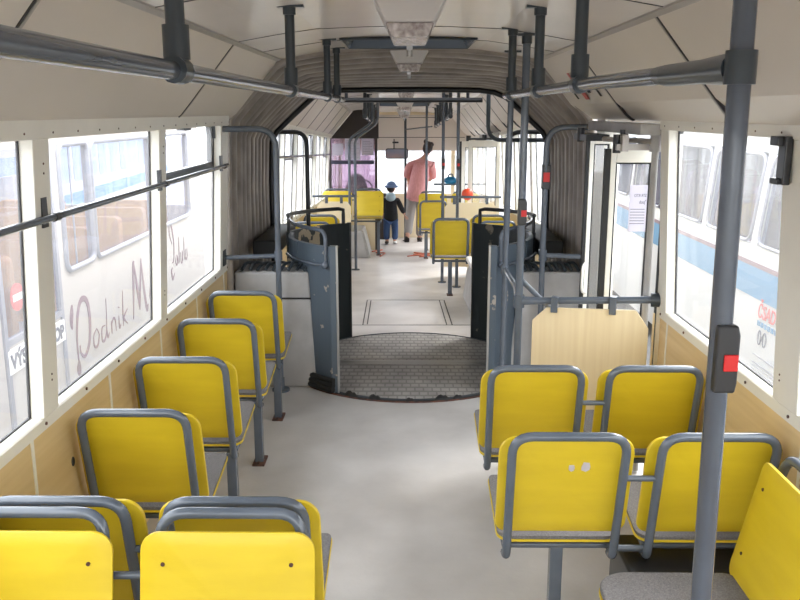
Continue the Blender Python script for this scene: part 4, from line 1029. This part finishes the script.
m = MB(); m.ell((-.025, .066, .012), (.008, .006, .007), 8, 6, hm); m.ell((.025, .066, .012), (.008, .006, .007), 8, 6, hm); m.build('eyes', 'ink', h)
m = MB(); m.ell((0, .072, -.035), (.016, .006, .005), 8, 6, hm); m.build('mouth', 'signred', h)
m = MB(); m.ell((0, -.015, -.005), (.071, .073, .075), 16, 10, hm); m.build('hair', 'hair', ch)
m = MB(); m.ell((0, 0, .035), (.080, .088, .075), 18, 10, hm)
m.tube([(.09*cos(a*pi/12), .10*sin(a*pi/12), .02) for a in range(24)], .02, 8, closed=True, mtx=hm); m.build('sun_hat', 'hat', ch)
m = MB(); m.ell((0, -.07, .80), (.085, .05, .07), 16, 10); m.ell((0, -.01, .845), (.075, .065, .03), 16, 8); m.build('hood', 'hood', ch)
hand(ch, (-.13, .16, .50), (0, .5, -.6), (1, 0, 0), .6, 'child'); hand(ch, (.24, .10, .49), (.4, .3, -.7), (1, 0, .4), .6, 'child')
for fx in (-.07, .072):
    m = MB(); m.ell((fx, .03, .032), (.036, .085, .032), 12, 8); m.build('shoe', 'signwhite' if fx > 0 else 'shoe', ch)

# ------------------------------------------------------------------ outside
m = MB(); m.box(-60, 60, -30, 90, -1.0, -.95); struct(m.build('ground', 'asphalt'), 'grey asphalt yard outside the bus')

def bus_text(parent, body, size, y, z, x, side, material, shear=0, sx=1, bold=0):
    # side -1: plane faces +x (left bus); side 1: faces -x (right bus)
    if side < 0: R_ = Matrix(((0,0,1,x),(1,0,0,y),(0,1,0,z),(0,0,0,1)))
    else: R_ = Matrix(((0,0,-1,x),(-1,0,0,y),(0,1,0,z),(0,0,0,1)))
    return text_mesh('lettering', body, size, material, R_, parent, shear=shear, sx=sx, bold=bold)
XB = -2.95
bus = thing('parked_bus', 'cream parked bus with mauve script lettering outside the left windows', 'bus')
m = MB()
m.box(XB-.05, XB, 7.20, 12.1, -.75, .50); m.box(XB-.05, XB, 7.06, 12.1, 1.58, 1.80); m.box(XB-.05, XB, 7.06, 7.20, -.75, 1.58)
m.box(XB-.05, XB, 7.86, 7.93, .50, 1.58); m.box(XB-.05, XB, 9.75, 9.85, .5, 1.58); m.box(XB-.05, XB, 11.4, 12.1, .5, 1.58)
m.box(XB-.05, XB, -2, 5.95, -.75, .50); m.box(XB-.05, XB, -2, 7.06, 1.58, 1.80); m.box(XB-.05, XB, 5.80, 5.95, .5, 1.58); m.box(XB-.05, XB, 3.9, 4.0, .5, 1.58)
m.box(XB-2.45, XB-2.4, -2, 12.1, -.75, 1.0); m.box(XB-2.45, XB, 12.1, 12.15, -.75, .55); m.box(XB-2.4, XB-.05, -2, 12.1, -.2, -.15)
m.prism([(XB, 1.80), (XB-.25, 1.98), (XB-1.2, 2.05), (XB-2.2, 1.98), (XB-2.45, 1.80)], -2, 12.1)
m.build('body_shell', 'buscream', bus)
for y in (-.8, 4.3):
    m = MB(); m.cyl((XB-.3, y, -.5), (XB+.01, y, -.5), .45, 24); wq = m.build('wheel', 'black', bus)
for (a, b, c, d_) in ((7.20, 7.86, .50, 1.58), (7.93, 9.75, .50, 1.58), (9.85, 11.4, .50, 1.58), (4.0, 5.8, .5, 1.58), (2.0, 3.9, .5, 1.58)):
    m = MB(); ol = rrect(a, b, c, d_, .09); m.tube([(XB+.005, y, z) for y, z in ol], .028, 8, closed=True); f = m.build('window_gasket', 'chrome', bus)
    m = MB(); m.box(XB-.022, XB-.018, a, b, c, d_); m.build('pane', 'busglass', f)
m = MB(); m.box(XB-.03, XB-.02, 7.5, 7.52, .5, 1.58); m.build('pane_divider', 'chrome', bus)
for i in range(12):
    y = 1.2+i*.86
    m = MB(); m.prism(rrect(XB-1.0, XB-.12, .05, .76, .06), y, y+.12); m.prism(rrect(XB-2.2, XB-1.4, .05, .76, .06), y, y+.12); m.build('seat_back', 'orange', bus)
# door of the bus with sign
m = MB()
for (a, b) in ((5.97, 6.02), (7.0, 7.05)): m.box(XB-.03, XB+.012, a, b, -.75, 1.58)
m.box(XB-.03, XB+.012, 6.02, 7.0, .15, .20); m.box(XB-.03, XB+.012, 6.02, 7.0, -.75, -.6); m.box(XB-.03, XB+.012, 6.5, 6.53, .2, 1.55); m.box(XB-.03, XB+.012, 6.02, 7.0, 1.52, 1.58)
dr = m.build('door', 'chrome', bus)
m = MB(); m.box(XB-.02, XB-.012, 6.02, 7.0, .20, 1.52); m.build('door_glass', 'busglass', dr)
m = MB(); m.box(XB-.02, XB-.005, 6.02, 7.0, -.6, .15); m.build('door_panel', 'buscream', dr)
m = MB(); m.box(XB-.004, XB+.014, 5.99, 7.03, -.06, .12); m.build('sign_plate', 'signwhite', dr)
bus_text(dr, 'VÝSTUP  STOP', .155, 6.02, -.025, XB+.0165, -1, 'ink', sx=.98, bold=.006)
m = MB(); m.cyl((XB-.012, 6.26, .48), (XB-.004, 6.26, .48), .105, 24); e = m.build('no_entry_disc', 'signred', bus)
m = MB(); m.box(XB-.004, XB-.001, 6.185, 6.335, .455, .505); m.build('white_bar', 'signwhite', e)
# script lettering: Podnik Mesta, strokes as thin tubes with swelling
def script(strokes, y0, z0, s, parent, name='script_lettering'):
    m = MB()
    for pts, wd in strokes:
        P = [(XB+.004, y0+a*s, z0+b*s) for a, b in pts]
        # smooth by Catmull-Rom
        Q = []; R_ = []
        for i in range(len(P)-1):
            p0 = Vector(P[max(i-1, 0)]); p1 = Vector(P[i]); p2 = Vector(P[i+1]); p3 = Vector(P[min(i+2, len(P)-1)])
            for k_ in range(6):
                t_ = k_/6; Q.append(.5*((2*p1)+(p2-p0)*t_+(2*p0-5*p1+4*p2-p3)*t_*t_+(3*p1-p0-3*p2+p3)*t_**3))
        Q.append(Vector(P[-1])); n = len(Q)
        ws = [wd*s*(.35+.9*sin(pi*i/(n-1))**1.5) for i in range(n)]
        # flat ribbon with thickness
        vs = []; fs = []
        for i in range(n):
            tt = (Q[min(i+1, n-1)]-Q[max(i-1, 0)]).normalized(); nn = Vector((0, -tt.z, tt.y))
            vs += [Q[i]+nn*ws[i], Q[i]-nn*ws[i]]
        fs = [(2*i, 2*i+1, 2*i+3, 2*i+2) for i in range(n-1)]
        m.add(vs, fs)
    return m.build(name, 'mauve', parent, solid=.004)
script([([(.02, .62), (.0, .75), (.06, .95), (.08, 1.05)], .055), ([(.22, -.25), (.18, .1), (.2, .5), (.35, .9), (.55, 1.05), (.78, .95), (.85, .6), (.75, .2), (.5, .0), (.32, .1), (.3, .25)], .045), ([(.2, .0), (.17, -.15), (.2, -.32)], .07),
        ([(1.15, .35), (.98, .25), (.98, .05), (1.15, .02), (1.25, .2), (1.15, .35)], .022),
        ([(1.6, .3), (1.42, .28), (1.4, .05), (1.55, .03), (1.68, .25), (1.74, .8)], .022), ([(1.68, .25), (1.7, .03), (1.8, .1)], .02),
        ([(1.95, .3), (1.95, .03)], .022), ([(1.95, .2), (2.08, .32), (2.18, .25), (2.2, .03)], .02), ([(2.4, .3), (2.4, .05), (2.5, .1)], .022), ([(2.42, .45), (2.43, .48)], .03),
        ([(2.72, .75), (2.66, .35), (2.64, .02)], .022), ([(2.95, .32), (2.7, .18), (2.92, .0)], .022)], 7.20, -.33, .50, bus)
script([([(.0, .0), (.12, .6), (.2, 1.1), (.28, 1.15)], .045), ([(.25, 1.1), (.38, .5), (.45, .1)], .05), ([(.45, .1), (.6, .7), (.72, 1.15)], .035), ([(.72, 1.15), (.8, .5), (.92, .0), (1.02, .1)], .05),
        ([(1.2, .3), (1.35, .35), (1.28, .45), (1.18, .2), (1.4, .05)], .022), ([(1.7, .42), (1.58, .3), (1.7, .15), (1.55, .0)], .022), ([(1.9, .7), (1.86, .05)], .022)], 8.85, -.33, .52, bus)
script([([(.2, .8), (.0, 1.1), (.02, 1.4), (.25, 1.3), (.4, .8), (.3, .3), (.1, .25)], .035), ([(.12, .1), (.0, .0), (.1, -.25), (.3, -.1)], .04),
        ([(.6, .4), (.5, .2), (.65, .1), (.75, .35), (.8, .1)], .022), ([(.95, .9), (.92, .1)], .022), ([(1.1, .4), (1.1, .1), (1.25, .1), (1.3, .4), (1.32, .1)], .022), ([(1.55, .8), (1.5, .1)], .022), ([(1.7, .4), (1.65, .1), (1.85, .15), (1.85, .4)], .022)], 10.4, -.10, .42, bus)
script([([(.1, 1.3), (.35, .9), (.25, .3), (.05, .1)], .05), ([(.05, .05), (.2, -.1), (.3, .2)], .03)], 5.35, -.35, .35, bus)

# right bus
XR = 3.0
rb = thing('parked_bus', 'white parked coach with a blue stripe outside the right windows', 'bus')
m = MB()
m.box(XR, XR+.06, -1, 13.4, -.7, .72); m.box(XR, XR+.06, -1, 13.4, 1.52, 1.95)
m.box(XR+2.4, XR+2.45, -1, 13.4, -.7, 1.95); m.box(XR, XR+2.45, 13.4, 13.45, -.7, 1.95); m.prism([(XR, 1.95), (XR+.3, 2.12), (XR+2.1, 2.12), (XR+2.45, 1.95)], -1, 13.45)
m.box(XR+.06, XR+2.4, -1, 13.4, .1, .15)
wins = [(11.6, 13.1), (10.1, 11.45), (8.68, 9.95), (7.95-.55, 8.55), (5.95, 7.27), (4.5, 5.8), (3.0, 4.35), (1.4, 2.85), (-.4, 1.3)]
edges = [13.4] + [q for w_ in wins for q in (w_[1], w_[0])] + [-1]
for i in range(0, len(edges), 2):
    a, b = edges[i], edges[i+1]
    sl = .22 if 0 < i < len(edges)-2 else 0
    m.add([(XR, a, .72), (XR, b, .72), (XR, b-sl, 1.52), (XR, a-sl, 1.52), (XR+.06, a, .72), (XR+.06, b, .72), (XR+.06, b-sl, 1.52), (XR+.06, a-sl, 1.52)],
          [(0,1,2,3),(4,7,6,5),(0,4,5,1),(1,5,6,2),(2,6,7,3),(3,7,4,0)])
m.build('body_shell', 'buswhite', rb)
for a, b in wins:
    sl = .22
    pts = [(XR-.004, a+.02, .74), (XR-.004, b-.02, .74), (XR-.004, b-sl, 1.50), (XR-.004, a-sl+.02, 1.50)]
    m = MB(); P = [Vector(p) for p in pts]; Q = []
    for i in range(4):
        a_, b_, c_ = P[i-1], P[i], P[(i+1) % 4]
        p0 = b_+(a_-b_).normalized()*.12; p1 = b_+(c_-b_).normalized()*.12
        for k_ in range(5): t_ = k_/4; Q.append(p0*(1-t_)**2+b_*2*t_*(1-t_)+p1*t_*t_)
    m.tube(Q, .016, 6, closed=True); f = m.build('window_gasket', 'chrome', rb)
    m = MB(); m.add([tuple(p+Vector((.03, 0, 0))) for p in P], [(0,1,2,3)]); m.build('pane', 'busglass', f, solid=.004)
for i in range(11):
    y = 2.0+i*.95
    m = MB(); m.prism(rrect(XR+.15, XR+.95, .4, 1.22, .12), y, y+.12); m.build('seat_back', 'mauve', rb)
m = MB(); m.box(XR-.006, XR+.002, -1, 13.4, .28, .54); m.build('blue_stripe', 'busblue', rb)
m = MB(); m.box(XR-.007, XR+.002, -1, 13.4, .54, .58); m.build('maroon_stripe', 'busmaroon', rb)
bus_text(rb, 'ČSAD', .17, 7.10, .14, XR-.010, 1, 'signred', shear=.2, sx=.8, bold=.002)
m = MB()
for i_ in range(7): m.box(XR-.010, XR, 7.09-i_*.068-.038, 7.09-i_*.068, .065, .108)
m.build('faint_small_letters', 'busblue', rb)
for cy in (7.03, 6.93):
    m = MB(); m.tube([(XR-.006, cy+.032*cos(a*pi/8), -.03+.06*sin(a*pi/8)) for a in range(16)], .006, 6, closed=True); m.build('ring_emblem', 'ink', rb)
m = MB(); m.tube([(XR-.006, 7.0, -.01), (XR-.006, 6.96, -.05)], .006, 6); m.tube([(XR-.006, 7.0, -.05), (XR-.006, 6.96, -.01)], .006, 6); m.build('cross_emblem', 'ink', rb)
m = MB()
for z in (-.20, -.27, -.30, -.33): m.box(XR-.006, XR, 6.5, 7.14, z, z+.006)
m.build('small_print', 'chrome', rb)
for y in (4.0, 12.8):
    m = MB(); m.cyl((XR+.35, y, -.48), (XR-.01, y, -.48), .46, 24); m.build('wheel', 'black', rb)
# more far things
def building(x0, x1, y0, y1, h, lab, face):
    t = thing('building', lab, 'building')
    m = MB(); m.box(x0, x1, y0, y1, -.95, h); m.box(x0-.2, x1+.2, y0-.2, y1+.2, h, h+.25); m.build('walls', 'farwall', t)
    n = int((y1-y0)/2.6) if face != 'y' else int((x1-x0)/2.6)
    for i in range(n):
        for z in (.6, 3.4):
            if z+1.4 > h: continue
            m = MB()
            if face == 'y': a = x0+.8+i*2.6; m.box(a, a+1.5, y0-.05, y0+.02, z, z+1.4)
            else:
                X = x1 if face == '+' else x0; a = y0+.8+i*2.6; m.box(X-.05, X+.05, a, a+1.5, z, z+1.4)
            m.build('window', 'fargls', t)
building(-24, -14, 2, 44, 5.6, 'pale two-storey depot building far beyond the left windows', '+')
building(16, 26, 4, 46, 5.6, 'pale two-storey depot building far beyond the right windows', '-')
building(-12, 14, 56, 62, 6.0, 'pale low building far ahead of the windscreen', 'y')
def simple_bus(x, y, lab, colr, rot=0, stripe='busblue'):
    t = thing('parked_bus', lab, 'bus', (x, y, -.95), rot)
    m = MB(); m.prism([(-1.2, .3), (1.2, .3), (1.2, 2.6), (1.0, 2.95), (-1.0, 2.95), (-1.2, 2.6)], 0, 11); m.build('body_shell', colr, t, bevel=.08)
    for s_ in (-1, 1):
        for i in range(6):
            m = MB(); m.prism(rrect(.4+i*1.75, 2.0+i*1.75, 1.45, 2.4, .12), s_*1.2, s_*1.215, plane='yz'); m.build('window', 'fargls', t)
        m = MB(); m.box(s_*1.2, s_*1.212, .05, 10.95, 1.0, 1.25); m.build('stripe', stripe, t)
        for y_ in (2.2, 8.6):
            m = MB(); m.cyl((s_*.9, y_, .48), (s_*1.22, y_, .48), .48, 20); m.build('wheel', 'black', t)
    m = MB(); m.box(-1.05, 1.05, -.02, .0, 1.4, 2.5); m.build('windscreen', 'fargls', t)
    return t
simple_bus(-7.6, 14.5, 'pale bus parked beyond the cream bus on the left, ahead', 'buswhite', radians(4))
simple_bus(5.2, 15.5, 'white bus with blue stripe parked ahead on the right', 'buswhite', radians(-3))
strip_unused(bare)
